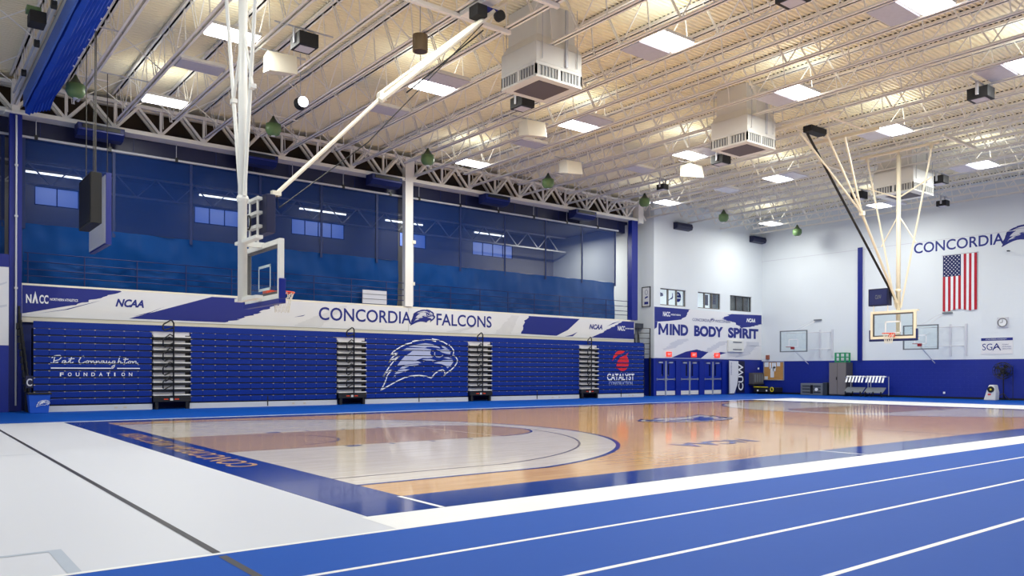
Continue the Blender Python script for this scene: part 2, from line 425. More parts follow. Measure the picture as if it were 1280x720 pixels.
def ring(cx, cy, r0, r1, a0, a1, z, n=64):
    k = []
    for i in range(n):
        t0, t1 = a0+(a1-a0)*i/n, a0+(a1-a0)*(i+1)/n
        k.append([(cx+r0*math.cos(t0), cy+r0*math.sin(t0), z), (cx+r1*math.cos(t0), cy+r1*math.sin(t0), z), (cx+r1*math.cos(t1), cy+r1*math.sin(t1), z), (cx+r0*math.cos(t1), cy+r0*math.sin(t1), z)])
    return k
def court_end(side):
    """arc, lane, circle and lines of one end; side +1 from the left baseline, -1 from the right one"""
    bx = X0 if side > 0 else X1
    fx = lambda d: bx+side*d
    def mesh(name, m, polys, z):
        k = MB()
        for p in polys: k.poly([(fx(a), b, z) for a, b in p])
        return k.build(name, m, court)
    def arcpts(r, half):       # from baseline along the straight part, round the arc
        off = math.sqrt(r*r-half*half); t = math.asin(half/r); pts = [(0, CY-half)]
        for i in range(49):
            a = -t+2*t*i/48; pts.append((1.575+r*math.cos(a), CY+r*math.sin(a)))
        return pts+[(0, CY+half)]
    R3, H3 = 6.75, 6.6
    mesh('arc_floor', M_wash, [arcpts(R3, H3)], .0036)
    mesh('lane_floor', M_tan, [[(0, CY-1.83), (5.79, CY-1.83)] + [(5.79+1.83*math.sin(PI*i/24), CY-1.83*math.cos(PI*i/24)) for i in range(25)] + [(5.79, CY+1.83), (0, CY+1.83)]], .0042)
    def line(name, m, pts, wd, z):
        q = []
        for (a, b), (c, d) in zip(pts, pts[1:]):
            L = math.hypot(c-a, d-b); nx, ny = -(d-b)/L*wd/2, (c-a)/L*wd/2; ex, ey = (c-a)/L*.012, (d-b)/L*.012
            q.append([(a-ex+nx, b-ey+ny), (a-ex-nx, b-ey-ny), (c+ex-nx, d+ey-ny), (c+ex+nx, d+ey+ny)])
        return mesh(name, m, q, z)
    line('three_point_line', M_royalf, arcpts(R3, H3), .085, .0050)
    line('three_point_line', M_lineb, arcpts(6.02, 5.9), .045, .0050)
    line('free_throw_line', M_royalf, [(5.79+1.83*math.sin(PI*i/24), CY-1.83*math.cos(PI*i/24)) for i in range(25)], .05, .0052)
    line('free_throw_line', M_wash, [(0, CY-1.83), (5.79, CY-1.83), (5.79, CY+1.83), (0, CY+1.83)], .05, .0050)
    line('charge_line', M_royalf, [(1.575+1.22*math.sin(PI*i/20), CY-1.22*math.cos(PI*i/20)) for i in range(21)], .05, .0052)
    q = []
    for s in (-1, 1):
        for d, wd in ((2.13, .3), (3.05, .06), (3.96, .06), (4.88, .06)): q.append([(d, CY+s*1.86), (d+wd, CY+s*1.86), (d+wd, CY+s*2.06), (d, CY+s*2.06)])
    mesh('lane_mark', M_royalf, q, .0052)
court_end(1); court_end(-1)
CX = (X0+X1)/2
kc = MB(); 
for q in ring(CX, CY, 1.80, 1.86, 0, 2*PI, .005): kc.poly(q)
kc.build('centre_circle', M_wash, court)
flat('division_line', M_royalf, (CX-.025, CX+.025, Y0, CY-1.85), (CX-.025, CX+.025, CY+1.85, Y1), z=.0045, parent=court)
flat('coach_box_line', M_line, (X0-.06, X0, Y0-BW, Y0), (12.9, 12.96, Y0-BW, Y0), (X1-8.5, X1-8.44, Y0-BW, Y0), z=.0045, parent=court)
floor_r = lambda z: (lambda a, b: Vector((-a, -b, z)))     # reads from the bleachers
emblem(-20.6, -16.5, 4.2, floor_r(.0055), court, M_royalf, M_royalf, sil=M_wash, sw=.02)
text('court_lettering', 'NCAA', -13.85, -10.05, 2.2, .66, floor_r(.0055), M_royalf, court, bold=.03, shear=.25)
floor_b = lambda z: (lambda a, b: Vector((-b, a, z)))      # reads from inside the court, looking at the left baseline
text('court_lettering', 'CONCORDIA-WISCONSIN', 11.35, -4.26, 7.4, .44, floor_b(.0055), M_maple, court, bold=.015)
floor_c = lambda z: (lambda a, b: Vector((b, -a, z)))
text('court_lettering', 'CONCORDIA-WISCONSIN', -18.9, 33.3, 7.4, .44, floor_c(.0055), M_maple, court, bold=.015)

# ------------------------------------------------------------------ the room: walls
def wall_grid(name, m, u0, u1, z0, z1, holes, fn, thick, label=None):
    """slab with rectangular openings; fn(u, d, z) -> point, d from 0 to thick"""
    us = sorted({u0, u1} | {h[i] for h in holes for i in (0, 1)}); zs = sorted({z0, z1} | {h[i] for h in holes for i in (2, 3)})
    k = MB()
    for a, b in zip(us, us[1:]):
        for c, d in zip(zs, zs[1:]):
            if any(h[0]-1e-6 < a and b < h[1]+1e-6 and h[2]-1e-6 < c and d < h[3]+1e-6 for h in holes): continue
            vs = [fn(x, t, z) for t in (0, thick) for x, z in ((a, c), (b, c), (b, d), (a, d))]
            k.add(vs, [(0,1,2,3),(7,6,5,4),(0,4,5,1),(1,5,6,2),(2,6,7,3),(3,7,4,0)])
    return struct(k.build(name, m), label)
fw = struct(MB().box(XR, XR+.3, YN, 34, 2.1, ZC).build('wall_far', M_white), 'white painted block end wall above blue wainscot')
MB().box(XR-.03, XR+.3, YN, 34, 0.1, 2.1).build('wainscot', M_blueb, fw)
MB().box(XR-.05, XR+.3, YN, 34, 0, 0.1).build('base_strip', M_black, fw)
MB().box(XR-.012, XR+.1, YN, YB, 8.62, 8.65).build('course_joint', M_printg, fw)
MB().box(XR-.10, XR, 23.86, 24.12, 2.1, 8.75).build('blue_pilaster', M_royal, fw)
XJ = 34.4
WIN = [(34.95, 37.22), (38.34, 40.51), (41.5, 43.74)]
DOORS = [(34.6, 36.4), (36.75, 38.55), (38.95, 40.75)]
ew = wall_grid('wall_entry', M_whitex, XJ, XR, 2.18, ZC, [(a, b, 5.27, 6.25) for a, b in WIN], lambda u, d, z: (u, YB+d, z), .25, 'white wall above the three blue double doors')
kd = wall_grid('wall_entry_base', M_bluex, XJ, XR, 0, 2.18, [(a, b, 0, 2.08) for a, b in DOORS], lambda u, d, z: (u, YB+d, z), .25, 'blue lower wall around the double doors')
jw = struct(MB().box(XJ, XJ+.25, YB+.25, 38, 2.18, ZC).build('wall_jog', M_white), 'shaded white return wall beside the bleachers')
MB().box(XJ, XJ+.25, YB+.25, 32.2, 0, 2.18).build('wainscot', M_blueb, jw)
MB().box(33.3, XJ, 32.2, 32.4, 0, ZC).build('recess_wall', M_whitex, jw)
lw = struct(MB().box(XL, 3.0, YB, YB+.3, 2.2, 5.2).build('wall_back', M_print), 'white graphic wall at the left of the bleachers')
MB().box(XL, 3.0, YB-.02, YB+.3, 0.0, 2.2).build('wall_pad', M_bluex, lw)
MB().box(XL, 3.0, YB-.012, YB, 4.78, 5.2).build('blue_print', M_royal, lw)
shape('brush_print', [[(1.2, 3.2), (2.0, 3.9), (2.95, 4.3), (2.95, 4.25), (2.05, 3.8), (1.3, 3.1)], [(.6, 2.5), (1.9, 3.3), (2.95, 3.55), (2.95, 3.48), (1.95, 3.2), (.8, 2.4)]], on_y(YB-.004), M_printg, lw)
wl = struct(MB().box(XL-.3, XL, YN, 38, 0, ZC).build('wall_left', M_white), 'white wall on the far left of the hall')
wn = struct(MB().box(XL, XR, YN-.3, YN, 0, ZC).build('wall_near', M_whitex), 'white wall behind the photographer')
# fascia, mezzanine shell
fs = struct(MB().box(2.9, 33.35, YF, YF+.3, 3.02, 4.28).build('wall_fascia', M_cream), 'cream fascia of the upper level over the bleachers')
MB().box(2.9, 33.35, YF-.001, YF+.32, 4.28, 4.33).build('fascia_cap', M_offw, fs)
struct(MB().box(2.9, 34.4, YF+.2, YF+.4, 0, 3.02).build('wall_bleacher_back', M_seatd), 'dark blue wall behind the folded bleachers')
struct(MB().box(-6, XJ, YF+.3, 38.3, 3.9, 4.2).build('floor_mezzanine', M_mezzf), 'upper level floor behind the netting')
struct(MB().box(-6, XJ, 32.0, 38.3, 9.75, 9.95).build('ceiling_mezzanine', M_taupe), 'low ceiling of the upper level behind the netting')
WB = [(4.6, 6.25), (11.0, 13.1), (15.7, 18.6), (21.9, 23.6), (26.8, 29.8)]
wall_grid('wall_mezzanine', M_taupe, -6, XJ, 4.2, 9.8, [(a, b, 8.25, 9.05) for a, b in WB], lambda u, d, z: (u, 38+d, z), .3, 'grey back wall of the upper level with high windows')
struct(MB().box(33.1, 33.3, YF+.35, 38, 4.2, 9.8).build('wall_mezzanine_end', M_white), 'white end wall of the upper level')
for i, (a, b) in enumerate(WB):
    t = MB().box(a, b, 38.0, 38.06, 8.25, 8.29).box(a, b, 38.0, 38.06, 9.01, 9.05).box(a, a+.04, 38.0, 38.06, 8.29, 9.01).box(b-.04, b, 38.0, 38.06, 8.29, 9.01)
    n = max(2, round((b-a)/.75))
    for k in range(1, n): t.box(a+(b-a)*k/n-.02, a+(b-a)*k/n+.02, 38.0, 38.06, 8.29, 9.01)
    wo = struct(t.build('window_%d' % (i+4), M_navy), 'high blue lit window on the upper level, %s from the left' % ORD[i])
    for k in range(n): MB().box(a+(b-a)*k/n+.02, a+(b-a)*(k+1)/n-.02, 38.03, 38.05, 8.29, 9.01).build('pane', M_winlit, wo)
bk = struct(MB().box(-6, 33.3, 31.75, 31.95, 9.35, 10.0).build('trim_1', M_navyd), 'dark navy bulkhead under the truss')
for i in range(26): MB().box(-5+i*1.5, -4.97+i*1.5, 31.73, 31.75, 9.37, 9.98).build('batten', M_navy, bk)
struct(MB().box(-6, 33.3, 32.1, 32.3, 9.9, ZC).build('wall_truss_back', M_beigesh), 'beige wall in painted brown shade, seen through the truss')
# entry windows
for i, (a, b) in enumerate(WIN):
    k = MB(); n = 3; wdt = (b-a)/n
    k.box(a, b, YB+.06, YB+.16, 5.27, 5.32).box(a, b, YB+.06, YB+.16, 6.2, 6.25)
    for j in range(n+1): k.box(a+wdt*j-.035, a+wdt*j+.035, YB+.06, YB+.16, 5.32, 6.2)
    wo = struct(k.build('window_%d' % (i+1), M_curt if i < 2 else M_cabd), 'three-pane interior window over the entry banner, %s from the left' % ORD[i])
    for j in range(n): MB().box(a+wdt*j+.035, a+wdt*(j+1)-.035, YB+.10, YB+.115, 5.32, 6.2).build('pane', M_pane, wo)
    back = [M_lit, M_lit, M_lit] if i == 0 else [M_lit, M_lit, M_gray] if i == 1 else [M_curt, M_cabd, M_cabd]
    for j in range(n): MB().box(a+wdt*j, a+wdt*(j+1), YB+.26, YB+.3, 5.2, 6.3).build('backing', back[j], wo)
    fnw = on_y(YB+.25)
    if i == 0:
        shape('poster_print', [ragged([(a+.1, 5.75), (a+.55, 5.85), (a+.5, 6.0), (a+.1, 6.1)], .08, 3, (0, 2)), ragged([(a+.85, 5.55), (a+1.35, 5.7), (a+1.4, 6.1), (a+1.3, 5.8)], .1, 4, (0, 1))], fnw, M_royal, wo)
        shape('poster_print', [[(a+1.58+.28+.27*math.cos(t*PI/12), 5.85+.3*math.sin(t*PI/12)) for t in range(24)]], fnw, M_royal, wo)
        shape('poster_stripe', [[(a+1.6, 5.75), (a+2.1, 5.75), (a+2.1, 5.83), (a+1.6, 5.83)], [(a+1.75, 5.95), (a+1.85, 6.08), (a+1.95, 5.95)]], on_y(YB+.245), M_printw, wo)
    if i == 1:
        for q in range(3): shape('blind', [[(a+.1+q*.72, 5.3), (a+.18+q*.72, 5.3), (a+.18+q*.72, 6.2), (a+.1+q*.72, 6.2)]], fnw, M_cabd, wo)
        shape('poster_print', [[(a+.95, 5.5), (a+1.3, 5.5), (a+1.3, 6.15), (a+.95, 6.15)], [(a+1.6, 5.6), (a+2.05, 5.6), (a+2.05, 6.2), (a+1.6, 6.2)]], fnw, M_flagb, wo)
# entry doors
for i, (a, b) in enumerate(DOORS):
    m = (a+b)/2
    d = struct(MB().box(a, a+.05, YB, YB+.2, 0, 2.08).box(b-.05, b, YB, YB+.2, 0, 2.08).box(a+.05, b-.05, YB, YB+.2, 2.03, 2.08).build('door_%d' % (i+1), M_royal), 'blue double door with silver mullion, %s from the bleachers' % ORD[i])
    MB().box(m-.05, m+.05, YB+.02, YB+.12, 0, 2.03).build('mullion', M_alu, d)
    for s in (-1, 1):
        x0, x1 = (a+.05, m-.05) if s < 0 else (m+.05, b-.05)
        lx = (x1-.3, x1-.14) if s < 0 else (x0+.14, x0+.3)
        lf = MB()
        lf.box(x0, lx[0], YB+.06, YB+.11, .02, 2.02).box(lx[1], x1, YB+.06, YB+.11, .02, 2.02).box(lx[0], lx[1], YB+.06, YB+.11, .02, 1.15).box(lx[0], lx[1], YB+.06, YB+.11, 1.85, 2.02)
        lf = lf.build('door_leaf', M_door, d)
        MB().box(lx[0], lx[1], YB+.08, YB+.09, 1.15, 1.85).build('vision_pane', M_pane, lf)
        MB().box(x0+.03, x1-.03, YB+.02, YB+.07, .93, .99).box(x0+.05, x0+.12, YB+.02, YB+.06, .9, 1.02).box(x1-.12, x1-.05, YB+.02, YB+.06, .9, 1.02).build('push_bar', M_alu, lf)
        MB().box(x0+.02, x1-.02, YB+.05, YB+.06, .04, .28).build('kick_plate', M_deckg, lf)
        MB().box((x0+x1)/2-.18, (x0+x1)/2+.14, YB+.0, YB+.06, 1.9, 1.98).build('door_closer', M_alu, lf)
    MB().box(a, b, YB+.24, YB+.26, 0, 2.1).build('vestibule_panel', M_black if i == 2 else M_blackm, d)
    if i < 2: MB().box(m+.19, m+.33, YB+.225, YB+.235, 1.12, 1.9).build('lit_vestibule', M_sky, d)
for i, (a, b) in enumerate(((35.43, 35.85), (37.66, 38.11), (39.87, 40.35))):
    t = thing('exit_sign', 'small red lit exit sign above the %s double door from the bleachers' % ORD[i], 'sign', (a, YB, 2.3), 'exit signs over the doors')
    MB().box(a, b, YB-.11, YB-.045, 2.28, 2.56).build('sign_box', M_exit, t)
    text('sign_lettering', 'EXIT', a+.07, 2.36, .28, .13, on_y(YB-.114), M_printw, t, bold=.02)

# ------------------------------------------------------------------ the roof: deck, joists, bridging, truss
kd = MB(); P = .152; n = int((32.3-YN)/P); vs = []
prof = [(0, 0), (.035, 0), (.055, .045), (.132, .045)]
ys = []
for i in range(n+1):
    for a, b in prof: ys.append((YN+i*P+a, ZC+b))
for y, z in ys: vs += [(XL, y, z), (XR, y, z)]
kd.add(vs, [(2*i, 2*i+1, 2*i+3, 2*i+2) for i in range(len(ys)-1)])
dk = struct(kd.build('ceiling', M_ceil), 'cream corrugated steel roof deck')
MB().box(XL-.3, XR+.3, YN-.3, 38.5, ZC+.06, ZC+.2).build('roof_top', M_blackm, dk)
JX = [3.17+1.555*i for i in range(-2, 27)]
PW = 2.1                                               # web panel
def ylow(x):                                           # nearest part of each joist that the photo can show
    return (26.2-.86*x if x < 21.2 else x/2.91)-2.5
YE = 31.45
zb, zt = ZB+.04, ZC-.03
def webmesh(dy, dbl):
    k = MB()
    for s in ((-1, 1) if dbl else (0,)):
        k.bar((s*.035, 0, zb), (s*.035, dy, zt), .022, .03, (0, 1, 0))
    return k.mesh('web_bar', M_steel)
W_UP, W_DN, W_V = webmesh(.55, True), webmesh(-.95, False), webmesh(0.12, False)
cs_len = 0
for i, x in enumerate(JX):
    ya = YN
    t = thing('roof_joist', 'white open-web roof joist, %s from the left in the row' % ORD[i], 'joist', (x, 15, ZB), 'roof joists')
    for nm, z, hh in (('bottom_chord', ZB, .075), ('top_chord', ZC-.085, .08)):
        k = MB()
        for s in (-1, 1):
            k.box(x+s*.02, x+s*.095, ya, YE if nm[0] == 't' else YE-.35-(1.7 if i % 2 else 0), z, z+.012 if nm[0] == 'b' else z+hh)
            k.box(x+s*.02, x+s*.03, ya, YE if nm[0] == 't' else YE-.35-(1.7 if i % 2 else 0), z, z+hh)
        k.build(nm, M_steel, t)
    MB().box(x-.06, x+.06, YN, 31.4, ZC, ZC+.04).build('flute_shade', M_black, t)  # black strip standing in for the shade inside the deck flutes
    y = YE-1.6
    while y > max(ylow(x), YN+.7):
        put('web_bar', W_UP, t, (x, y, 0)); put('web_bar', W_DN, t, (x, y, 0)); put('web_bar', W_V, t, (x, y+PW*.5, 0))
        y -= PW
br = thing('roof_bridging', 'thin diagonal bracing rods crossing between the roof joists', 'bracing', (18, 20, ZB))
def rodmesh(s):
    k = MB(); k.bar((0, 0, zb if s else zt), (1.555, 0, zt if s else zb), .028, .028, (0, 1, 0)); return k.mesh('bracing_rod', M_steel)
R0, R1 = rodmesh(0), rodmesh(1)
for y in (29.3, 24.9, 18.4, 12.0, 6.0):
    for x in JX[:-1]:
        if y > ylow(x): put('bracing_rod', R0, br, (x, y, 0)); put('bracing_rod', R1, br, (x, y, 0))
# truss in two planes, web nodes under every joist
tr = thing('roof_truss', 'long white steel truss over the blue netting', 'truss', (18, 31.4, 10.0))
for j, y in enumerate((31.25, 31.62)):
    MB().box(-6, 33.9, y-.09, y+.09, 10.02, 10.16).build('bottom_chord', M_steel, tr)
    MB().box(-6, 33.9, y-.09, y+.09, 11.0, 11.12).build('top_chord', M_steel, tr)
MB().box(-6, 33.9, 31.1, 31.77, 10.0, 10.02).build('bottom_plate', M_steel, tr)
wa = MB().bar((0, 0, 10.12), (.78, 0, 11.02), .09, .09, (0, 1, 0)).mesh('diagonal', M_steel)
wb = MB().bar((0, 0, 11.02), (.78, 0, 10.12), .09, .09, (0, 1, 0)).mesh('diagonal', M_steel)
wv = MB().box(-.04, .04, -.04, .04, 10.12, 11.02).mesh('upright', M_steel)
for y in (31.25, 31.62):
    for i in range(-5, 20):
        x = 3.17+1.555*i
        if x > 33: continue
        put('diagonal', wa, tr, (x, y, 0)); put('diagonal', wb, tr, (x+.7775, y, 0))
        if y < 31.5: put('upright', wv, tr, (x, y, 0))
# columns
c = MB().box(3.04, 3.40, 31.02, 31.3, 0, 10.0).build('column_blue', M_royal); struct(c, 'blue steel column at the left end of the bleachers')
MB().tube([(3.23, 30.98, 0.2), (3.23, 30.98, 9.9)], .03).build('conduit', M_steelg, c)
MB().box(2.9, 3.6, 30.95, 31.35, 9.95, 10.02).build('cap_plate', M_steel, c)
MB().box(3.1, 3.34, 31.02, 31.3, 10.02, 11.1).build('stub_post', M_steel, c)
for z in (4.1, 6.5, 8.2): MB().box(3.18, 3.28, 30.94, 31.02, z, z+.06).build('conduit_clip', M_steelg, c)
c = MB().box(18.24, 18.64, 31.12, 31.4, 4.33, 11.1).build('column_white', M_steel); struct(c, 'white steel column between the two blue nets')
MB().box(18.6, 18.78, 31.1, 31.25, 7.2, 7.35).build('junction_box', M_offw, c); MB().box(18.64, 18.74, 31.1, 31.2, 5.3, 5.45).build('junction_box', M_offw, c)
MB().tube([(18.7, 31.2, 4.4), (18.7, 31.2, 7.2)], .02).build('conduit', M_steelg, c)
c = MB().box(33.0, 33.48, 31.1, 31.4, 4.33, 10.0).build('column_blue_right', M_royal); struct(c, 'blue steel column at the right end of the netting')
MB().box(33.5, 33.9, 31.05, 31.5, 9.9, 11.1).build('post_cap', M_steel, c)

# ------------------------------------------------------------------ lamps
def light(x, y, lit, label, dimside=0, two=True):
    t = thing('ceiling_light', label, 'light', (x, y, ZB), 'flat ceiling lights')
    w2, h2 = .62, .36
    y0, y1 = y-h2, y+h2
    if dimside: ya, yb = (y+h2+.1, y+3*h2+.1) if dimside > 0 else (y-3*h2-.1, y-h2-.1)
    lo, hi = (min(y0, ya), max(y1, yb)) if dimside else (y0, y1)
    MB().box(x-w2-.03, x+w2+.03, lo-.03, hi+.03, ZB+.04, ZB+.12).build('housing', M_hvac, t)
    MB().box(x-w2, x+w2, y0, y1, ZB, ZB+.04).build('lens', M_lamp if lit else M_dim, t)
    if dimside:
        o = MB().box(x-w2, x+w2, ya, yb, ZB, ZB+.04).build('lens', M_dim, t); o['label'] = 'unlit prismatic lens'
    for s in (-1, 1): MB().box(x+s*(w2+.1)-.05, x+s*(w2+.1)+.05, y-.03, y+.03, ZB+.02, ZB+.09).build('hanger', M_steelg, t)
    if lit:
        area('lamp', (x, y, ZB-.02), 1.2, .68, LAMP_DOWN, parent=t); area('lamp', (x, y, ZB+.16), 1.2, .68, LAMP_UP, up=True, parent=t)
G = lambda i: 3.17+1.555*(i+.5)
for nm, y, cols, ds in (('in the row along the truss', 27.65, (2, 10, 18, 24), 0), ('in the second row from the truss', 21.05, (2, 6, 10, 14, 18, 24), -1),
                        ('in the third row from the truss', 14.15, (8, 12, 16, 21), 1), ('in the fourth row from the truss', 8.78, (2, 6, 10, 14, 18, 23), 1),
                        ('in the row near the hall side wall', 2.0, (0, 8, 16, 24), 0)):
    for j, i in enumerate(cols): light(G(i), y, True, 'bright ceiling light panel %s, %s from the left' % (nm, ORD[j]), ds if (i != 2 or y < 10) else 0)
for j, (x, y) in enumerate(((-4, 21.05), (-10, 14), (-4, 8.8), (1.2, 14.15), (8.6, 14.15), (-10, 2))): light(x, y, True, 'bright ceiling light panel off to the left, %s of six' % ORD[j], 1)
for j, i in enumerate((2, 6, 10, 14, 18)): light(G(i), 23.85, False, 'unlit grey ceiling light panel, %s from the left' % ORD[j])
# linear lamps of the upper level
for j, (a, b) in enumerate(((4.2, 6.3), (11.0, 13.1), (15.8, 18.3), (20.6, 22.9), (26.4, 28.6))):
    t = thing('strip_light', 'linear strip light on the upper level behind the net, %s from the left' % ORD[j], 'light', (a, 37.2, 9.4), 'strip lights behind the net')
    MB().box(a, b, 37.15, 37.3, 9.45, 9.55).build('housing', M_offw, t); MB().tube([(a, 37.22, 9.41), (b, 37.22, 9.41)], .035).build('tube', M_tube, t)
    for q in (a+.2, b-.2): MB().tube([(q, 37.22, 9.55), (q, 37.22, 9.75)], .01, 5).build('hanger', M_steelg, t)
    area('lamp', ((a+b)/2, 36.9, 9.36), b-a, .2, LAMP_MEZZ, parent=t)
area('lamp', (30.5, 34.5, 9.3), 2, .3, LAMP_MEZZ*32)  # extra lamp without a fixture, added to brighten the white end wall
mz = thing('mezzanine_truss', 'white trusses of the upper level seen dimly through the net', 'truss', (18, 36.8, 9.2))
for y in (36.5,):
    MB().box(-5, 32.8, y, y+.08, 8.75, 8.83).build('bottom_chord', M_steel, mz); MB().box(-5, 32.8, y, y+.08, 9.6, 9.68).build('top_chord', M_steel, mz)
    for i in range(23):
        x = -4.6+i*1.6; MB().bar((x, y+.04, 8.8), (x+.8, y+.04, 9.64), .05, .05, (0,1,0)).build('diagonal', M_steel, mz); MB().bar((x+.8, y+.04, 9.64), (x+1.6, y+.04, 8.8), .05, .05, (0,1,0)).build('diagonal', M_steel, mz)

# ------------------------------------------------------------------ netting
def netting(xa, xb, straps, label, z0=4.33, ztop=9.3, zm=6.42, seed=1):
    t = thing('divider_net', label, 'net', ((xa+xb)/2, 31.53, z0))
    r = random.Random(seed); ph = [r.uniform(0, 6.28) for _ in range(8)]
    def grid(name, m, za, zc, amp, swag):
        nx, nz = int((xb-xa)/.12), 26; k = MB(); vs = []
        for j in range(nz+1):
            f = j/nz
            for i in range(nx+1):
                x = xa+(xb-xa)*i/nx
                u = min(abs(x-s) for s in straps)
                zz = za+(zc-za)*f-(swag*f*(math.sin(u*1.1)*.07) if swag else 0)
                d = amp*(.7*math.sin(x*2.1+ph[0]+1.3*f)+.9*math.sin(7*(f*1.9+.35*math.cos(u*2.0+ph[4])))*max(0, 1-f)*min(1, u*2)+.7*math.sin(x*4.7+ph[1]-2.2*f)+.5*math.sin(x*9.3+ph[2]+5*f)*.6+.6*math.sin(6*f+x*1.3+ph[3]))
                vs.append((x, 31.53+d, zz))
        k.add(vs, [(j*(nx+1)+i, j*(nx+1)+i+1, (j+1)*(nx+1)+i+1, (j+1)*(nx+1)+i) for j in range(nz) for i in range(nx)])
        return k.build(name, m, t, smooth=True)
    grid('vinyl_skirt', M_vinyl, z0, zm, .05, 0)
    grid('net_mesh', M_net, zm, ztop, .006, 0)
    for s in straps: MB().box(s-.05, s+.05, 31.48, 31.50, zm-.2, ztop).build('seam_strap', M_strap, t)
    MB().tube([(xa-.2, 31.50, ztop+.06), (xb+.2, 31.50, ztop+.06)], .045).build('head_pipe', M_steelg, t)
    x = xa+.4
    while x < xb:
        MB().box(x-.05, x+.05, 31.44, 31.58, ztop+.0, ztop+.16).build('pipe_clamp', M_black, t); MB().tube([(x, 31.50, ztop+.1), (x, 31.50, 10.0)], .012, 5).build('hanger', M_steelg, t); x += 2.3
    return t
netting(3.46, 18.1, (3.5, 6.3, 9.0, 11.7, 14.35, 17.0), 'blue divider net over the banner, long left panel', seed=3)
netting(18.78, 32.1, (18.85, 21.5, 24.2, 26.9, 29.5, 32.05), 'blue divider net between the white column and the right wall', seed=9)
netting(-5.0, 2.95, (-4, -1.3, 1.4, 2.9), 'blue divider net left of the blue column', z0=5.2, seed=5)
# rail in front of the skirt
rl = thing('guard_rail', 'navy pipe guard rail along the top of the fascia', 'railing', (18, 31.3, 4.33))
for z in (4.6, 4.82, 5.09, 5.38): MB().tube([(3.5, 31.27, z), (32.95, 31.27, z)], .018, 6).build('rail', M_navy, rl)
for i in range(18): MB().tube([(3.6+i*1.72, 31.27, 4.33), (3.6+i*1.72, 31.27, 5.38)], .022, 6).build('post', M_navy, rl)
bd = thing('white_board', 'white board with dark seams hung on the guard rail by the white column', 'board', (16.7, 31.2, 4.35))
MB().box(16.15, 17.33, 31.19, 31.24, 4.36, 4.95).build('board_panel', M_printg, bd)
for z in (4.55, 4.76): MB().box(16.13, 17.35, 31.18, 31.19, z, z+.025).build('seam', M_gray, bd)
# blue outlet boxes under the truss
for j, x in enumerate((5.75, 11.4, 17.1, 23.2, 29.1)):
    t = thing('air_outlet', 'blue ceiling air outlet box under the truss, %s from the left' % ORD[j], 'vent', (x, 31.3, 9.6), 'blue air outlets under the truss')
    k = MB(); pr = [(30.72, 9.76), (30.72, 9.98), (31.33, 10.0), (31.33, 9.55), (30.95, 9.58)]
    k.extr([(x-.75, a, b) for a, b in pr], (1.5, 0, 0)); k.build('body', M_navy, t, bevel=.02)
    MB().box(x-.6, x+.6, 30.69, 30.73, 9.82, 9.94).build('slot', M_black, t)
    MB().box(x-.7, x+.7, 30.70, 30.74, 9.74, 9.78).build('lip', M_royal, t)

# ------------------------------------------------------------------ fascia banner
fb = thing('fascia_banner', 'long white and royal blue banner on the fascia with school lettering', 'banner', (18, YF, 3.2))
for a, b in ((3.42, 18.43), (18.45, 33.3)): MB().box(a, b, YF-.02, YF, 3.2, 4.26).build('banner_panel', M_print, fb)
fa = on_y(YF-.024); fb2 = on_y(YF-.028)
shape('brush_print', [ragged([(3.43, 4.26), (6.45, 4.26), (5.9, 4.0), (4.9, 3.65), (3.7, 3.36), (3.43, 3.3)], .16, 2, (1, 2)),
  ragged([(6.75, 3.27), (10.2, 3.27), (11.0, 3.5), (12.0, 3.9), (12.6, 4.24), (9.7, 4.24)], .16, 5, (1, 2, 3)),
  ragged([(25.0, 3.3), (27.4, 3.27), (28.2, 3.6), (29.05, 4.22), (25.5, 4.22), (25.2, 3.8)], .12, 6, (4, 5)),
  ragged([(29.9, 3.25), (33.28, 3.25), (33.28, 4.24), (32.4, 4.24), (31.6, 3.9), (30.6, 3.5)], .1, 8, (3, 4)),
  [(28.0, 3.25), (28.5, 3.36), (28.9, 3.52), (28.55, 3.28)], [(6.9, 3.35), (7.5, 3.55), (8.0, 3.78), (7.4, 3.48)], [(3.9, 3.32), (4.7, 3.5), (5.6, 3.8), (5.8, 3.86), (4.8, 3.5)],
  [(13.0, 3.6), (13.5, 3.72), (13.4, 3.66)], [(31.1, 3.9), (31.9, 4.15), (32.2, 4.23), (31.6, 4.12)]], fa, M_royal, fb)
shape('brush_print_grey', [ragged([(13.0, 3.25), (14.2, 3.25), (15.4, 4.2), (15.2, 4.2)], .1, 12, (1, 3)), ragged([(20.5, 3.25), (21.3, 3.25), (22.2, 3.6), (21.8, 3.5)], .1, 13, (1, 3)), ragged([(23.3, 3.25), (24.4, 3.25), (24.9, 4.2), (24.4, 4.2)], .1, 14, (1, 3))], fa, mat('faint grey print', (216, 216, 220), .45), fb)
text('banner_lettering', 'N', 3.54, 3.66, .16, .30, fb2, M_printw, fb, bold=.03); text('banner_lettering', 'CC', 3.93, 3.66, .27, .30, fb2, M_printw, fb, bold=.03); text('banner_lettering', 'NORTHERN ATHLETICS', 4.25, 3.78, .85, .09, fb2, M_printw, fb, bold=.02)
shape('banner_mark', [[(3.72, 3.66), (3.81, 4.08), (3.90, 3.66), (3.845, 3.66), (3.81, 3.84), (3.775, 3.66)]], fb2, M_printw, fb)
text('banner_lettering', 'NCAA', 6.3, 3.68, .95, .29, fb2, M_royal, fb, bold=.04, shear=.3)
text('banner_lettering', 'CONCORDIA', 14.1, 3.53, 4.5, .56, fb2, M_royal, fb, bold=.012)
emblem(18.55, 3.46, 1.32, fb2, fb, M_royal, M_printg, sil=M_royal, sw=.02)
text('banner_lettering', 'FALCONS', 19.95, 3.53, 3.2, .56, fb2, M_royal, fb, bold=.012)
text('banner_lettering', 'NCAA', 29.75, 3.7, 1.0, .28, fb2, M_royal, fb, bold=.04, shear=.3)
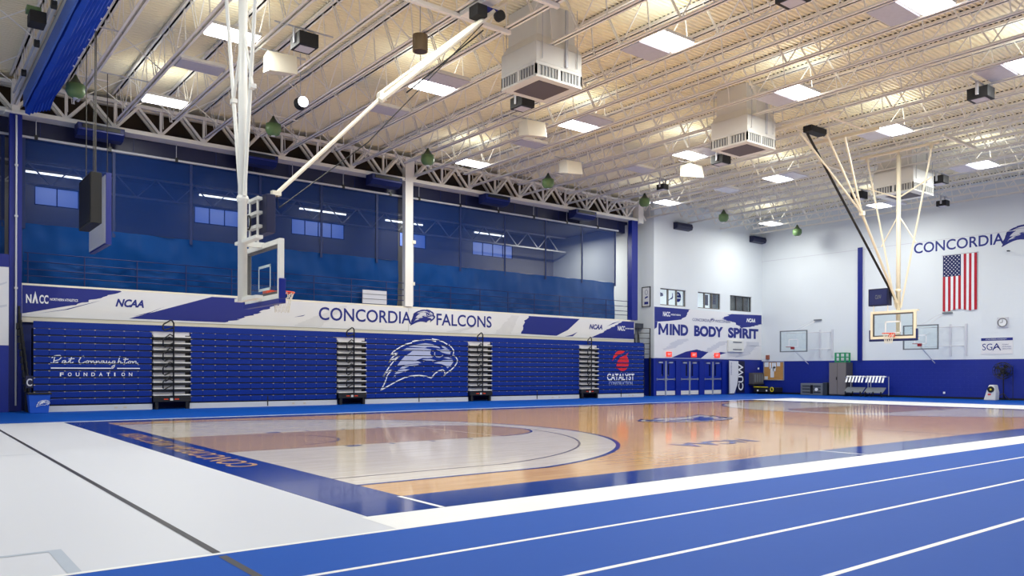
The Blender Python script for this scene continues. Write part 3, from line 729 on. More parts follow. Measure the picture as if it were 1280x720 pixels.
text('banner_lettering', 'NACC', 31.95, 3.7, .58, .27, fb2, M_printw, fb, bold=.03); text('banner_lettering', 'NORTHERN ATHLETICS', 32.55, 3.8, .68, .07, fb2, M_printw, fb, bold=.02)

# ------------------------------------------------------------------ bleachers
SECT = [(3.62, 7.25), (8.57, 14.36), (15.68, 20.93), (22.27, 27.93), (29.25, 32.8)]
ZR, RH, NR, YBL = .215, .232, 11, 30.0
CUTS = [(ZR+RH*k-.012, ZR+RH*k+.022) for k in range(NR+1)]
PR = [(.5, .006), (.06, .006), (.045, .03), (0, .036), (0, .205), (.015, .222), (.06, .228), (.5, .228)]
def seat_row(xa, xb):
    n = max(1, round((xb-xa)/.457)); xs = []
    for i in range(n):
        a, b = xa+(xb-xa)*i/n, xa+(xb-xa)*(i+1)/n
        xs += [(a, .012), (a+.006, 0), (b-.006, 0)]
    xs.append((xb, .012))
    k = MB(); m = len(PR); vs = []
    for x, ins in xs:
        for j, (y, z) in enumerate(PR): vs.append((x, YBL+y+(ins if 1 < j < 6 else 0), z-(ins*.6 if j in (5, 6) else 0)))
    fs_ = [(i*m+j, (i+1)*m+j, (i+1)*m+(j+1) % m, i*m+(j+1) % m) for i in range(len(xs)-1) for j in range(m)]
    fs_ += [tuple(range(m)), tuple(len(vs)-m+j for j in range(m))[::-1]]
    return k.add(vs, fs_), n
names = ['with script and serif lettering at the left end', 'plain, between the first and second aisles', 'with the bird head emblem', 'plain, between the third and fourth aisles', 'with the red globe logo at the right end']
secs = []
for i, (a, b) in enumerate(SECT):
    t = thing('bleacher_section', 'folded royal blue bleacher section ' + names[i], 'bleachers', (a, YBL, 0), 'folded bleachers'); secs.append(t)
    k, n = seat_row(a, b); me = k.mesh('seat_row', M_seat, Vector((a, YBL, 0)))
    for r in range(NR): put('seat_row', me, t, (a, YBL, ZR+RH*r))
    kc = MB()
    for r in range(NR):
        for j in range(n+1):
            x = min(max(a+(b-a)*j/n, a+.03), b-.03); kc.box(x-.025, x+.025, YBL-.004, YBL+.012, ZR+RH*r+.208, ZR+RH*r+.226)
    kc.build('seat_clips', M_clip, t)['kind'] = 'stuff'
    MB().box(a, b, YBL+.045, YBL+.5, ZR, ZR+RH*NR).build('row_backing', M_black, t)  # black, so the shadow lines between rows are set by colour
    MB().box(a-.02, b+.02, YBL+.01, YBL+.05, .0, .2).build('kick_board', M_kick, t)
    for x in ([a+(b-a)*.5] if i else []): MB().box(x-.02, x+.02, YBL-.005, YBL+.03, .03, .42).build('pull_handle', M_black, t)
    for x in (a+(b-a)*.68, a+(b-a)*.76): MB().box(x-.05, x+.05, YBL+.0, YBL+.012, .07, .13).build('kick_latch', M_clip, t)
fd = on_y(YBL-.006)
# script lettering drawn as pen strokes on section one
def pen(s):      # strokes in a 0..10 x 0..1 line box
    return s
SCR = [[(.15,.1),(.25,.75),(.4,1.0)], [(0,.75),(.3,1.0),(.8,1.05),(.95,.8),(.7,.5),(.25,.35)], [(-.1,.12),(.2,.06),(.6,.2)],
 [(1.35,.42),(1.1,.38),(1.0,.15),(1.2,.08),(1.38,.38),(1.42,.1),(1.6,.15),(1.75,.4)], [(1.98,.85),(1.8,.2),(1.95,.08),(2.15,.22)], [(1.7,.6),(2.25,.66)],
 [(3.3,.85),(3.2,1.0),(2.95,.85),(2.72,.4),(2.8,.1),(3.05,.08),(3.4,.3)], [(3.65,.42),(3.45,.3),(3.5,.1),(3.7,.12),(3.75,.38),(3.95,.35)],
 [(4.0,.4),(4.0,.1),(4.2,.4),(4.3,.35),(4.3,.1),(4.5,.2)], [(4.55,.4),(4.55,.1),(4.75,.4),(4.85,.35),(4.85,.1),(5.05,.2)],
 [(5.35,.42),(5.1,.38),(5.05,.15),(5.2,.08),(5.38,.38),(5.42,.1),(5.6,.2)], [(5.65,.42),(5.65,.12),(5.8,.08),(5.98,.4),(6.0,.1),(6.2,.2)],
 [(6.55,.42),(6.3,.38),(6.25,.15),(6.4,.08),(6.58,.38),(6.5,-.3),(6.3,-.55),(6.2,-.35),(6.7,.1)], [(7.1,1.0),(6.85,.1),(7.05,.42),(7.2,.35),(7.15,.1),(7.4,.2)],
 [(7.75,.85),(7.58,.2),(7.7,.08),(7.9,.22)], [(7.5,.6),(8.0,.66)], [(8.2,.42),(8.0,.3),(8.05,.1),(8.25,.12),(8.3,.38),(8.45,.35)], [(8.5,.4),(8.5,.1),(8.75,.42),(8.9,.35),(8.85,.1),(9.1,.15)]]
sx = lambda st: [(4.12+(a+.1)*.29, 1.60+b*.27) for a, b in st]
shape('script_lettering', [], fd, M_printw, secs[0], CUTS, [sx(s) for s in SCR], .028)
shape('underline', [[(4.12, 1.44), (5.95, 1.44), (5.95, 1.475), (4.12, 1.475)], [(6.12, 1.44), (6.85, 1.44), (6.85, 1.475), (6.12, 1.475)]], fd, M_printw, secs[0], CUTS)
for j, ch in enumerate('FOUNDATION'):
    text('serif_lettering', ch, 4.38+j*.235, 1.185, .11 if ch != 'I' else .04, .125, fd, M_printw, secs[0], bold=.015, cuts=CUTS)
emblem(16.4, .52, 3.95, fd, secs[2], M_printw, mat('lilac grey decal', (176, 184, 214), .4), cuts=CUTS, sw=.0125)
# red globe logo
gx, gz, gr = 31.05, 1.95, .5
gl = [[(gx+gr*math.cos(t)*1.0+.06, gz-.06+gr*.92*math.sin(t)) for t in [math.radians(q) for q in list(range(-140, 60, 10))]] + [(gx+.55, gz+.5), (gx+.2, gz+.32), (gx-.15, gz+.2), (gx-.35, gz-.05), (gx-.4, gz-.25)],
      [(gx-.72, gz+.0), (gx-.62, gz+.3), (gx-.42, gz+.5), (gx-.1, gz+.62), (gx+.25, gz+.55), (gx+.1, gz+.45), (gx-.2, gz+.38), (gx-.5, gz+.2)],
      [(gx-.85, gz-.33), (gx-.4, gz-.33), (gx-.1, gz-.42), (gx-.4, gz-.37)]]
shape('globe_decal', gl, fd, M_catr, secs[4], CUTS + [(gz-.32, gz-.27), (gz-.08, gz-.04)])
text('decal_lettering', 'CATALYST', 29.95, .93, 2.1, .36, fd, M_printw, secs[4], bold=.02, cuts=CUTS); text('decal_lettering', 'CONSTRUCTION', 30.1, .66, 1.8, .2, fd, mat('pale blue decal', (180, 194, 230), .4), secs[4], bold=.0, cuts=CUTS)
# aisles
proto = None
ai = [(SECT[i][1], SECT[i+1][0]) for i in range(4)]
for i, (a, b) in enumerate(ai):
    lab = 'bleacher aisle of stacked grey treads with black looped handrail, %s from the left' % ORD[i]
    if proto: dup(proto, (a-ai[0][0]+(b-a-1.32)/2, 0, 0), lab); continue
    t = proto = thing('bleacher_aisle', lab, 'bleacher aisle', (a, YBL, 0), 'bleacher aisles')
    xa, xb = a+.02, b-.02
    for r in range(10):
        z = .5+r*.232
        MB().box(xa, xb, YBL-.12, YBL+.35, z-.015, z+.03).build('tread', M_deckg, t, bevel=.006)
        MB().box(xa+.03, xb-.16, YBL+.04, YBL+.07, z+.035, z+.115).build('riser', M_riser, t)
        MB().box(xa+.01, xb-.01, YBL-.09, YBL+.06, z-.1, z-.018).build('tread_shade', M_black, t)  # black bar standing in for the shadow under each nosing
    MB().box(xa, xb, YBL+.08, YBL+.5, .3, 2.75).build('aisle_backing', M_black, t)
    MB().box(xa, xb, YBL-.14, YBL+.06, .27, .43).build('carriage', M_black, t)
    for s in (xa+.12, xb-.12): MB().box(s-.05, s+.05, YBL-.12, YBL+.03, .0, .27).build('carriage_leg', M_black, t)
    MB().box(xa+.35, xa+.5, YBL-.145, YBL-.14, .34, .38).box(xa+.72, xa+.87, YBL-.145, YBL-.14, .34, .38).build('warning_label', M_orange, t)
    MB().box(xa+.56, xa+.66, YBL-.15, YBL-.14, .31, .4).build('latch', M_deckg, t)
    MB().box(xa, xb, YBL+.06, YBL+.4, 2.66, 2.8).build('top_riser', M_riser, t)
    xm = xa+.66; yh = YBL-.2
    MB().tube([(xm, yh, .42), (xm, yh, 3.08), (xm-.05, yh-.02, 3.16), (xm-.12, yh-.04, 3.18), (xm-.36, yh-.12, 3.04), (xm-.4, yh-.14, 2.98), (xm-.4, yh-.14, 2.86), (xm-.36, yh-.13, 2.82), (xm, yh, 2.92)], .028).build('handrail', M_black, t, smooth=True)
    for q in (0, 1, 2, 3):
        z = 2.62-q*.5
        MB().tube([(xm, yh, z), (xm-.14, yh-.05, z+.06), (xm-.36, yh-.12, z-.1), (xm-.39, yh-.13, z-.16), (xm-.39, yh-.13, z-.36), (xm-.33, yh-.11, z-.4), (xm, yh, z-.24)], .024).build('rail_loop', M_black, t, smooth=True)
        MB().tube([(xm, yh, z-.1), (xm-.16, yh-.04, z-.04), (xm-.3, yh-.07, z-.12)], .02).build('rail_hook', M_black, t, smooth=True)
struct(MB().box(SECT[0][0], SECT[-1][1], YBL+.02, YBL+.06, 2.785, 3.0).build('trim_2', M_seat), 'blue closure panel above the top seat row')
# folded end guards
for nm, xe, s in (('left', 3.50, 1), ('right', 32.95, -1)):
    t = thing('bleacher_end_rails', 'stack of black folded guard rails at the %s end of the bleachers' % nm, 'railing', (xe, 30.3, 0))
    for r in range(11):
        z = .45+r*.23; yo = YBL+.15+.05*r; sh = (-.02*r if s > 0 else .012*r)
        x = xe+sh
        MB().box(x-.07, x+.07, yo, yo+.35, z, z+.2).build('rail_plate', M_black, t)
        MB().tube([(x, yo, z), (x, yo-.06, z+.25), (x, yo-.02, z+.75), (x, yo+.3, z+.78), (x, yo+.32, z)], .02, 6).build('guard_loop', M_black, t)
    MB().box(xe-.06, xe+.06, YBL+.2, YBL+.6, 0, .5).build('base_post', M_black, t)
t = thing('corner_rail', 'black pipe rail standing on top of the right bleacher end', 'railing', (33.4, 30.8, 2.6))
for x in (33.25, 34.25): MB().tube([(x, 30.85, 2.2), (x, 30.85, 3.9)], .03, 6).build('post', M_black, t)
for z in (3.88, 3.6, 3.3, 3.0, 2.7, 2.4): MB().tube([(33.25, 30.85, z), (34.25, 30.85, z)], .022, 6).build('rail', M_black, t)
for x in (33.25, 34.25): MB().box(x-.05, x+.05, 30.8, 30.9, 0, 2.2).build('leg', M_black, t)
# bin
t = thing('trash_bin', 'blue bin with white bird emblem and black rim by left end of bleachers', 'bin', (3.75, 29.6, 0))
k = MB(); x0, x1, ya, yb = 3.40, 4.02, 29.3, 29.8
k.add([(x0+.05, ya+.05, 0), (x1-.05, ya+.05, 0), (x1-.05, yb-.05, 0), (x0+.05, yb-.05, 0), (x0, ya, .62), (x1, ya, .62), (x1, yb, .62), (x0, yb, .62)], [(0,3,2,1),(0,1,5,4),(1,2,6,5),(2,3,7,6),(3,0,4,7),(4,5,6,7)])
k.build('bin_body', mat('bin blue', (24, 84, 190), .45), t, bevel=.02)
MB().box(x0-.03, x1+.03, ya-.03, yb+.03, .6, .66).build('bin_rim', M_black, t, bevel=.01)
emblem(3.62, .2, .38, lambda a, b: Vector((a, 29.34-.05*b/.62*1.0-.012, b)), t, M_printw, M_printw, sw=.03)
t = thing('wall_letter', 'pale letter C on the dark recess wall behind the blue bin', 'sign', (3.4, 31.38, 1.1))
text('letter', 'C', 3.43, .86, .16, .25, on_y(30.02), M_printg, t, bold=.02); MB().box(3.41, 3.62, 30.03, 30.06, .8, 1.2).build('letter_plate', M_navyd, t)

# ------------------------------------------------------------------ entry banner and things by the doors
t = thing('entry_banner', 'large white and blue graphic panel reading MIND BODY SPIRIT above the doors', 'banner', (39.6, YB, 2.2))
MB().box(XJ+.02, XR-.08, YB-.03, YB, 2.2, 5.14).build('banner_panel', M_print, t)
f1 = on_y(YB-.034); f2 = on_y(YB-.038)
shape('brush_print', [ragged([(34.42, 5.14), (37.6, 5.14), (37.3, 4.8), (36.8, 4.5), (35.6, 4.36), (34.9, 4.3), (34.42, 4.28)], .16, 21, (1, 2)), [(34.42, 4.28), (34.68, 4.28), (34.62, 3.95), (34.42, 3.85)],
  ragged([(44.8, 5.12), (44.8, 4.55), (43.6, 4.3), (42.6, 4.2), (41.8, 4.55), (40.6, 4.7), (41.6, 5.05)], .25, 22, (1, 2, 3, 4, 5)),
  ragged([(35.9, 2.22), (38.6, 2.22), (39.3, 2.6), (38.2, 2.75), (37.2, 2.6)], .05, 23, (2, 3)), [(39.75, 2.4), (40.5, 2.64), (41.1, 2.6), (40.4, 2.45)]], f1, M_royal, t)
shape('brush_print_grey', [ragged([(37.9, 2.3), (40.5, 3.3), (41.5, 3.35), (39.5, 2.6)], .2, 24, (0, 2)), ragged([(42.0, 2.3), (43.4, 3.2), (44.6, 3.3), (43.4, 2.5)], .2, 25, (0, 2)), ragged([(35.0, 2.6), (36.4, 3.3), (37.6, 3.4), (36.2, 2.8)], .2, 26, (0, 2))], on_y(YB-.032), M_printg, t)
MP = [(0, 0), (0, 1), (.2, 1), (.5, .42), (.8, 1), (1, 1), (1, 0), (.8, 0), (.8, .62), (.57, .16), (.43, .16), (.2, .62), (.2, 0)]
shape('banner_lettering', [[(34.76+.84*p, 3.54+.66*q) for p, q in MP]], f2, M_royal, t)
for s, a, b in (('IND', 35.74, 37.4), ('BODY', 37.95, 40.75), ('SPIRIT', 41.25, 44.45)):
    text('banner_lettering', s, a, 3.54, b-a, .66, f2, M_royal, t, bold=.05)
text('banner_lettering', 'CONCORDIA', 37.8, 4.46, 1.6, .17, f2, M_royal, t, bold=.0); text('banner_lettering', 'WISCONSIN', 39.95, 4.46, 1.5, .17, f2, M_royal, t, bold=.0); emblem(39.42, 4.42, .48, f2, t, M_royal, M_royal, sw=.03)
text('banner_lettering', 'NACC', 35.15, 4.62, .62, .28, f2, M_printw, t, bold=.03); text('banner_lettering', 'NORTHERN', 35.85, 4.7, .85, .1, f2, M_printw, t, bold=.02)
text('banner_lettering', 'NCAA', 43.15, 4.6, .95, .26, f2, M_printw, t, bold=.05, shear=.3)
t = thing('wall_heater', 'white louvred wall unit under the word SPIRIT', 'vent', (41.9, YB, 2.6))
MB().box(41.15, 42.72, YB-.16, YB-.03, 2.66, 3.4).build('cabinet', M_hvac, t, bevel=.02)
for z in (2.78, 3.24): MB().box(41.6, 42.5, YB-.17, YB-.16, z, z+.07).build('slot', M_hvacg, t)
MB().box(43.2, 44.5, YB-.05, YB-.03, 3.1, 3.35).build('side_grille', M_printg, t); 
for q in (36.75, 44.18):
    t = tag(MB().extr([(q-.68, YB-.001, 9.78), (q-.68, YB-.3, 9.82), (q-.68, YB-.36, 9.98), (q-.68, YB-.3, 10.16), (q-.68, YB-.001, 10.18)], (1.36, 0, 0)).build('wall_speaker_bar', M_navyd),
        'dark navy wall box high on the white entry wall, ' + ('nearer the netting' if q < 40 else 'in the far corner'), 'speaker', 'navy wall boxes')
t = thing('picture_frame', 'narrow framed print on the shaded return wall', 'picture', (XJ, 31.25, 5.2))
fy0, fy1 = 30.98, 31.55
MB().box(XJ-.03, XJ, fy0, fy1, 5.2, 6.28).build('print_sheet', M_print, t)
kk = MB()
for r in ((fy0-.04, fy0, 5.16, 6.32), (fy1, fy1+.04, 5.16, 6.32), (fy0, fy1, 5.16, 5.2), (fy0, fy1, 6.28, 6.32)): kk.box(XJ-.05, XJ, *r)
kk.build('frame', M_black, t)
fj = on_x(XJ-.034)
shape('print_mark', [[(-31.4, 5.3), (-31.1, 5.3), (-31.1, 5.45), (-31.4, 5.45)], [(-31.38, 5.62), (-31.12, 5.7), (-31.15, 5.78), (-31.35, 5.72)]], fj, M_royal, t, strokes=[[(-31.25+.1*math.cos(q*PI/8), 6.0+.14*math.sin(q*PI/8)) for q in range(17)]], sw=.02)
# feather flag, CUW lettering, tray
t = thing('feather_flag', 'tall white feather flag with curved edge right of the doors', 'flag', (41.6, 30.5, 0))
MB().extr([(41.25, 30.5, .06), (41.7, 30.5, .06), (42.0, 30.5, .6), (42.12, 30.5, 1.3), (42.1, 30.5, 2.08), (41.2, 30.5, 2.1)], (0, .012, 0)).build('flag_cloth', M_print, t)
MB().tube([(41.2, 30.52, 0), (41.19, 30.52, 2.14)], .018, 6).build('flag_pole', M_alu, t); MB().box(41.0, 41.5, 30.35, 30.65, 0, .03).build('flag_base', M_black, t)
text('flag_lettering', 'CONCORDIA', 0, 0, .8, .1, lambda a, b: Vector((41.42-b, 30.49, 1.2+a)), M_royal, t)
t = thing('door_lettering', 'white upright CUW lettering on dark navy panel right of the flag', 'sign', (42.5, YB, 0))
MB().box(42.15, 43.0, YB-.03, YB, .08, 2.1).build('sign_panel', M_navyd, t)
text('lettering', 'CUW', 0, 0, 1.7, .52, lambda a, b: Vector((42.85-b, YB-.034, .22+a)), M_printw, t, bold=.02)
t = thing('wall_drinking_fountain', 'grey boxed unit with vertical ribs on the blue wall near the corner', 'fountain', (44, YB, .6))
MB().box(43.48, 44.6, YB-.35, YB, .62, 1.35).build('cabinet', M_cabd, t, bevel=.02); MB().box(43.44, 44.64, YB-.4, YB, .55, .64).build('base_tray', M_blackm, t)
for q in range(4): MB().box(43.6+q*.25, 43.75+q*.25, YB-.36, YB-.35, .75, 1.25).build('rib', M_gray, t)
tag(MB().lathe((44.5, YB-.02, 1.62), [(.07, -.02), (.07, .02)], 12, 'y').build('wall_bell', M_printw), 'small white round wall fitting above the boxed unit', 'fitting')

# ------------------------------------------------------------------ far wall things
fx = on_x(XR-.006)
t = thing('wall_lettering', 'royal blue CONCORDIA lettering with bird emblem high on the end wall', 'sign', (XR, 18.5, 8))
text('lettering', 'CONCORDIA', -20.9, 8.02, 4.55, .58, fx, M_royal, t, bold=.014); emblem(-16.45, 7.86, 1.75, fx, t, M_royal, M_printg, sil=M_royal, sw=.02)
# flag with 13 hanging stripes
t = thing('wall_flag', 'stars and stripes flag hung vertically on the white end wall', 'flag', (XR, 18.5, 4.75))
ya, yb, z0, z1 = 19.33, 17.62, 4.75, 7.72; sw_ = (ya-yb)/13
def ripple(a, z): return XR-.05-.018*math.sin(a*9+z*.7)*(1-(z-z0)/(z1-z0)*.6)
def strip(y0_, y1_, za, zc, m, nm):
    k = MB(); n = 14; vs = []
    for j in range(n+1):
        z = za+(zc-za)*j/n
        for y in (y0_, (y0_+y1_)/2, y1_):
            zz = z-(.05*math.sin(y*5)*(1-j/n) if za == z0 else 0); vs.append((ripple(y, z), y, zz))
    k.add(vs, [(j*3+i, j*3+i+1, j*3+i+4, j*3+i+3) for j in range(n) for i in (0, 1)]); return k.build(nm, m, t, smooth=True)
for i in range(13): strip(ya-sw_*i, ya-sw_*(i+1), z0, z1 if i >= 7 else 6.58, M_red if i % 2 == 0 else M_flagw, 'stripe')
strip(ya, ya-sw_*7, 6.58, z1, M_flagb, 'canton')
ks = MB(); cw, chh = sw_*7, z1-6.58
for r in range(11):
    for c_ in range(5 if r % 2 == 0 else 4):
        yc = ya-cw*((c_+.5)/5 if r % 2 == 0 else (c_+1)/5); zc = 6.58+chh*(r+.6)/11.2
        ks.poly([(ripple(yc, zc)-.012, yc+(.042 if q % 2 == 0 else .018)*math.sin(q*PI/5), zc+(.042 if q % 2 == 0 else .018)*math.cos(q*PI/5)) for q in range(10)])
ks.build('stars', M_flagw, t)['kind'] = 'stuff'
MB().tube([(XR-.04, ya+.05, z1+.02), (XR-.04, yb-.05, z1+.02)], .02, 6).build('flag_rod', M_steelg, t)
t = thing('wall_sign', 'white SGA sign with blue top band on the end wall', 'sign', (XR, 16.7, 2.4))
MB().box(XR-.02, XR, 15.93, 17.42, 2.36, 3.2).build('sign_panel', M_print, t); shape('sign_band', [[(-17.42, 3.06), (-15.93, 3.06), (-15.93, 3.2), (-17.42, 3.2)]], on_x(XR-.024), M_royal, t)
text('sign_lettering', 'SG', -17.36, 2.57, .48, .34, on_x(XR-.024), M_royal, t); shape('sign_mark', [], on_x(XR-.024), M_royal, t, strokes=[[(-16.85, 2.57), (-16.68, 2.9), (-16.5, 2.57)], [(-16.78, 2.66), (-16.66, 2.74), (-16.55, 2.66)]], sw=.05)
for q in range(3): text('sign_lettering', ['STUDENT', 'GOVERNMENT', 'ASSOCIATION'][q], -16.42, 2.82-q*.11, [.3, .42, .42][q], .055, on_x(XR-.024), M_royal, t)
text('sign_lettering', 'CONCORDIA UNIVERSITY', -17.2, 3.1, 1.0, .055, on_x(XR-.028), M_printw, t)
t = thing('wall_clock', 'round clock in pale square wire guard on the end wall', 'clock', (XR, 16.4, 3.98))
MB().box(XR-.05, XR, 16.12, 16.66, 3.72, 4.25).build('guard_plate', M_printg, t)
k = MB(); k.tube([(XR-.09, 16.39+.21*math.cos(q*PI/12), 3.98+.21*math.sin(q*PI/12)) for q in range(24)], .018, 6, True); k.build('clock_rim', M_cabd, t)
MB().lathe((XR-.06, 16.39, 3.98), [(.2, -.01), (.2, .01)], 24, 'x').build('dial', M_printw, t); MB().box(XR-.085, XR-.08, 16.38, 16.40, 3.98, 4.12).box(XR-.085, XR-.08, 16.39, 16.5, 3.97, 3.99).build('hands', M_black, t)
tag(MB().box(XR-.1, XR, 30.12, 30.34, 2.22, 2.5).build('alarm_box', mat('brown red alarm', (150, 84, 62), .5)), 'small brown red alarm box on white wall above the pin board', 'alarm')
t = thing('pin_board', 'cork notice board with papers on the blue end wall', 'board', (XR, 29.8, .9))
MB().box(XR-.06, XR-.03, 29.05, 30.5, .9, 2.05).build('cork_panel', M_cork, t)
kk = MB()
for r in ((29.02, 29.07, .87, 2.08), (30.48, 30.53, .87, 2.08), (29.07, 30.48, .87, .91), (29.07, 30.48, 2.04, 2.08)): kk.box(XR-.075, XR-.03, *r)
kk.build('board_frame', M_alu, t)
for y, z, a, b in ((30.3, 1.88, .3, .3), (30.02, 1.8, .12, .4), (29.75, 1.82, .3, .36), (29.42, 1.9, .24, .26), (29.88, 1.35, .26, .6), (30.33, 1.02, .24, .2), (29.72, 1.6, .18, .3)): MB().box(XR-.07, XR-.062, y-a/2, y+a/2, z-b/2, z+b/2).build('paper', M_paper, t)
# wall hoops
def wall_hoop(yc, yside, label):
    xb = 43.4; t = thing('wall_basket', label, 'basketball hoop', (xb, yc, 2.5), 'side hoops on the end wall')
    z0, z1, h = 2.66, 3.92, .9
    MB().box(xb, xb+.02, yc-h, yc+h, z0, z1).build('glass_board', M_glassb, t)
    k = MB()
    for r in ((yc-h-.03, yc-h+.03, z0-.03, z1+.03), (yc+h-.03, yc+h+.03, z0-.03, z1+.03), (yc-h, yc+h, z0-.03, z0+.03), (yc-h, yc+h, z1-.03, z1+.03)): k.box(xb-.02, xb+.04, *r)
    k.build('board_frame', M_gray, t)
    shape('target_square', [], on_x(xb-.004), M_printw, t, strokes=[[(-yc-.3, 2.95), (-yc-.3, 3.4), (-yc+.3, 3.4), (-yc+.3, 2.95), (-yc-.3, 2.95)]], sw=.05)
    k = MB(); k.tube([(xb-.38+.23*math.cos(q*PI/10), yc+.23*math.sin(q*PI/10), 2.93) for q in range(20)], .014, 6, True); k.box(xb-.16, xb, yc-.09, yc+.09, 2.8, 2.94); k.build('rim', mat('dark red rim', (150, 30, 40), .4), t)
    k = MB()
    for z in (z0+.12, z1-.12):
        for s in (-.55, .55): k.tube([(xb+.04, yc+s, z), (XR, yside+s*.6, z+.05)], .025, 6)
    k.tube([(xb+.04, yc, z0+.1), (XR, yc-.1, 1.9)], .025, 6); k.tube([(xb+.04, yc-.3, z1), (XR, yc-.6, 4.6)], .012, 5); k.tube([(xb+.04, yc+.1, z1), (XR, yc-.4, 4.6)], .012, 5)
    k.build('wall_arm', M_print, t)
    MB().box(XR-.06, XR, yside-.5, yside-.4, 2.3, 4.0).box(XR-.06, XR, yside+.3, yside+.4, 2.3, 4.0).build('wall_rail', M_printg, t)
    MB().box(XR-.08, XR, yc-1.0, yc-.5, 4.58, 4.66).build('top_bracket', M_gray, t)
wall_hoop(27.45, 26.2, 'glass wall-mounted hoop on the end wall, near the entry corner'); wall_hoop(19.85, 18.6, 'glass wall-mounted hoop on the end wall below the flag')
# cabinet, crate, carts, chest, bench, fan, dryer
t = thing('storage_cabinet', 'tall warm grey metal storage cabinet against the blue end wall', 'cabinet', (44.4, 25, 0))
MB().box(44.1, 44.82, 24.42, 25.5, .06, 1.98).build('body', M_cabd, t)
for a, b in ((24.44, 24.95), (24.97, 25.48)): MB().box(44.07, 44.1, a, b, .1, 1.96).build('door', M_cab, t)
MB().box(44.04, 44.07, 24.98, 25.03, .95, 1.12).build('handle', M_black, t); MB().box(44.15, 44.8, 24.46, 25.46, 0, .06).build('plinth', M_black, t)
t = thing('plastic_crate', 'open green plastic crate on top of the grey cabinet', 'crate', (44.45, 24.85, 1.99))
k = MB()
for z in (2.02, 2.3, 2.54):
    k.tube([(44.2, 24.55, z), (44.2, 25.15, z), (44.7, 25.15, z), (44.7, 24.55, z)], .028, 6, True)
k.build('crate_ring', M_crate, t)
for x, y in ((44.2, 24.55), (44.2, 25.15), (44.7, 25.15), (44.7, 24.55)): MB().box(x-.04, x+.04, y-.04, y+.04, 1.98, 2.56).build('crate_post', M_crate, t)
MB().box(44.2, 44.7, 24.55, 25.15, 1.98, 2.03).build('crate_floor', M_crate, t)
def cart(yc, label):
    t = thing('equipment_cart', label, 'cart', (44.0, yc, 0), 'rolling carts by the cabinet')
    for s in (-.52, .52):
        MB().tube([(44.35, yc+s, .1), (44.35, yc+s, 1.15), (43.75, yc+s, 1.1)], .025, 6).build('side_frame', M_alu, t)
    for j in range(6): MB().extr([(43.72, yc-.52+j*.19, .82), (43.72, yc-.42+j*.19, .82), (44.02, yc-.36+j*.19, 1.18), (44.02, yc-.46+j*.19, 1.18)], (.02, 0, .02)).build('rack_slat', M_printw, t)
    MB().box(44.0, 44.04, yc-.55, yc+.6, 1.14, 1.19).build('top_bar', M_printw, t)
    MB().extr([(43.6, yc-.55, .22), (43.6, yc+.55, .22), (44.1, yc+.6, .5), (44.1, yc-.5, .5)], (0, 0, .04)).build('tray', M_gray, t)
    for s in (-.45, .0, .45): MB().box(43.58, 43.62, yc+s-.03, yc+s+.03, .1, .3).build('tray_leg', M_black, t)
    for x in (43.65, 44.3):
        for s in (-.48, .48): MB().lathe((x, yc+s, .07), [(.07, -.02), (.07, .02)], 12, 'y').build('wheel', M_blackm, t)
    MB().box(43.65, 44.35, yc-.5, yc-.46, .1, .16).box(43.65, 44.35, yc+.46, yc+.5, .1, .16).build('base_rail', M_grayd, t)
cart(23.75, 'silver slatted rolling cart directly beside the grey cabinet'); cart(22.55, 'silver slatted rolling cart farther from the grey cabinet')
t = thing('storage_chest', 'low ribbed grey plastic chest left of the cabinet', 'chest', (44.3, 26.6, 0))
MB().box(44.1, 44.8, 25.9, 27.4, 0, .72).build('chest_body', M_gray, t, bevel=.03); MB().box(44.05, 44.8, 25.62, 25.9, 0, .78).build('chest_end', M_grayd, t, bevel=.03)
for z in (.15, .34, .52): MB().box(44.07, 44.1, 26.05, 26.5, z, z+.06).box(44.07, 44.1, 26.75, 27.25, z, z+.06).build('rib', M_grayd, t)
MB().box(44.05, 44.1, 26.55, 26.7, .1, .62).build('latch', M_black, t); MB().lathe((44.05, 26.3, .35), [(.1, -.02), (.1, .02)], 12, 'x').build('badge', M_printw, t)
t = thing('low_bench', 'low black cart with yellow bar on top under the pin board', 'cart', (44.0, 30.0, 0))
MB().box(43.6, 44.6, 28.95, 30.4, .12, .42).build('bench_body', M_blackm, t, bevel=.02); MB().box(43.55, 43.65, 29.4, 30.4, .42, .47).build('yellow_bar', M_yel, t)
for y in (29.2, 30.2): MB().box(43.65, 44.5, y-.05, y+.05, 0, .12).build('foot', M_black, t)
for y in (29.45, 30.1): MB().lathe((43.58, y, .22), [(.055, -.02), (.055, .02)], 12, 'x').build('knob', M_printw, t)
k = MB(); k.tube([(43.56, 29.05+.1*math.cos(q*PI/8), .3+.13*math.sin(q*PI/8)) for q in range(16)], .03, 6, True); k.build('yellow_ring', M_yel, t)
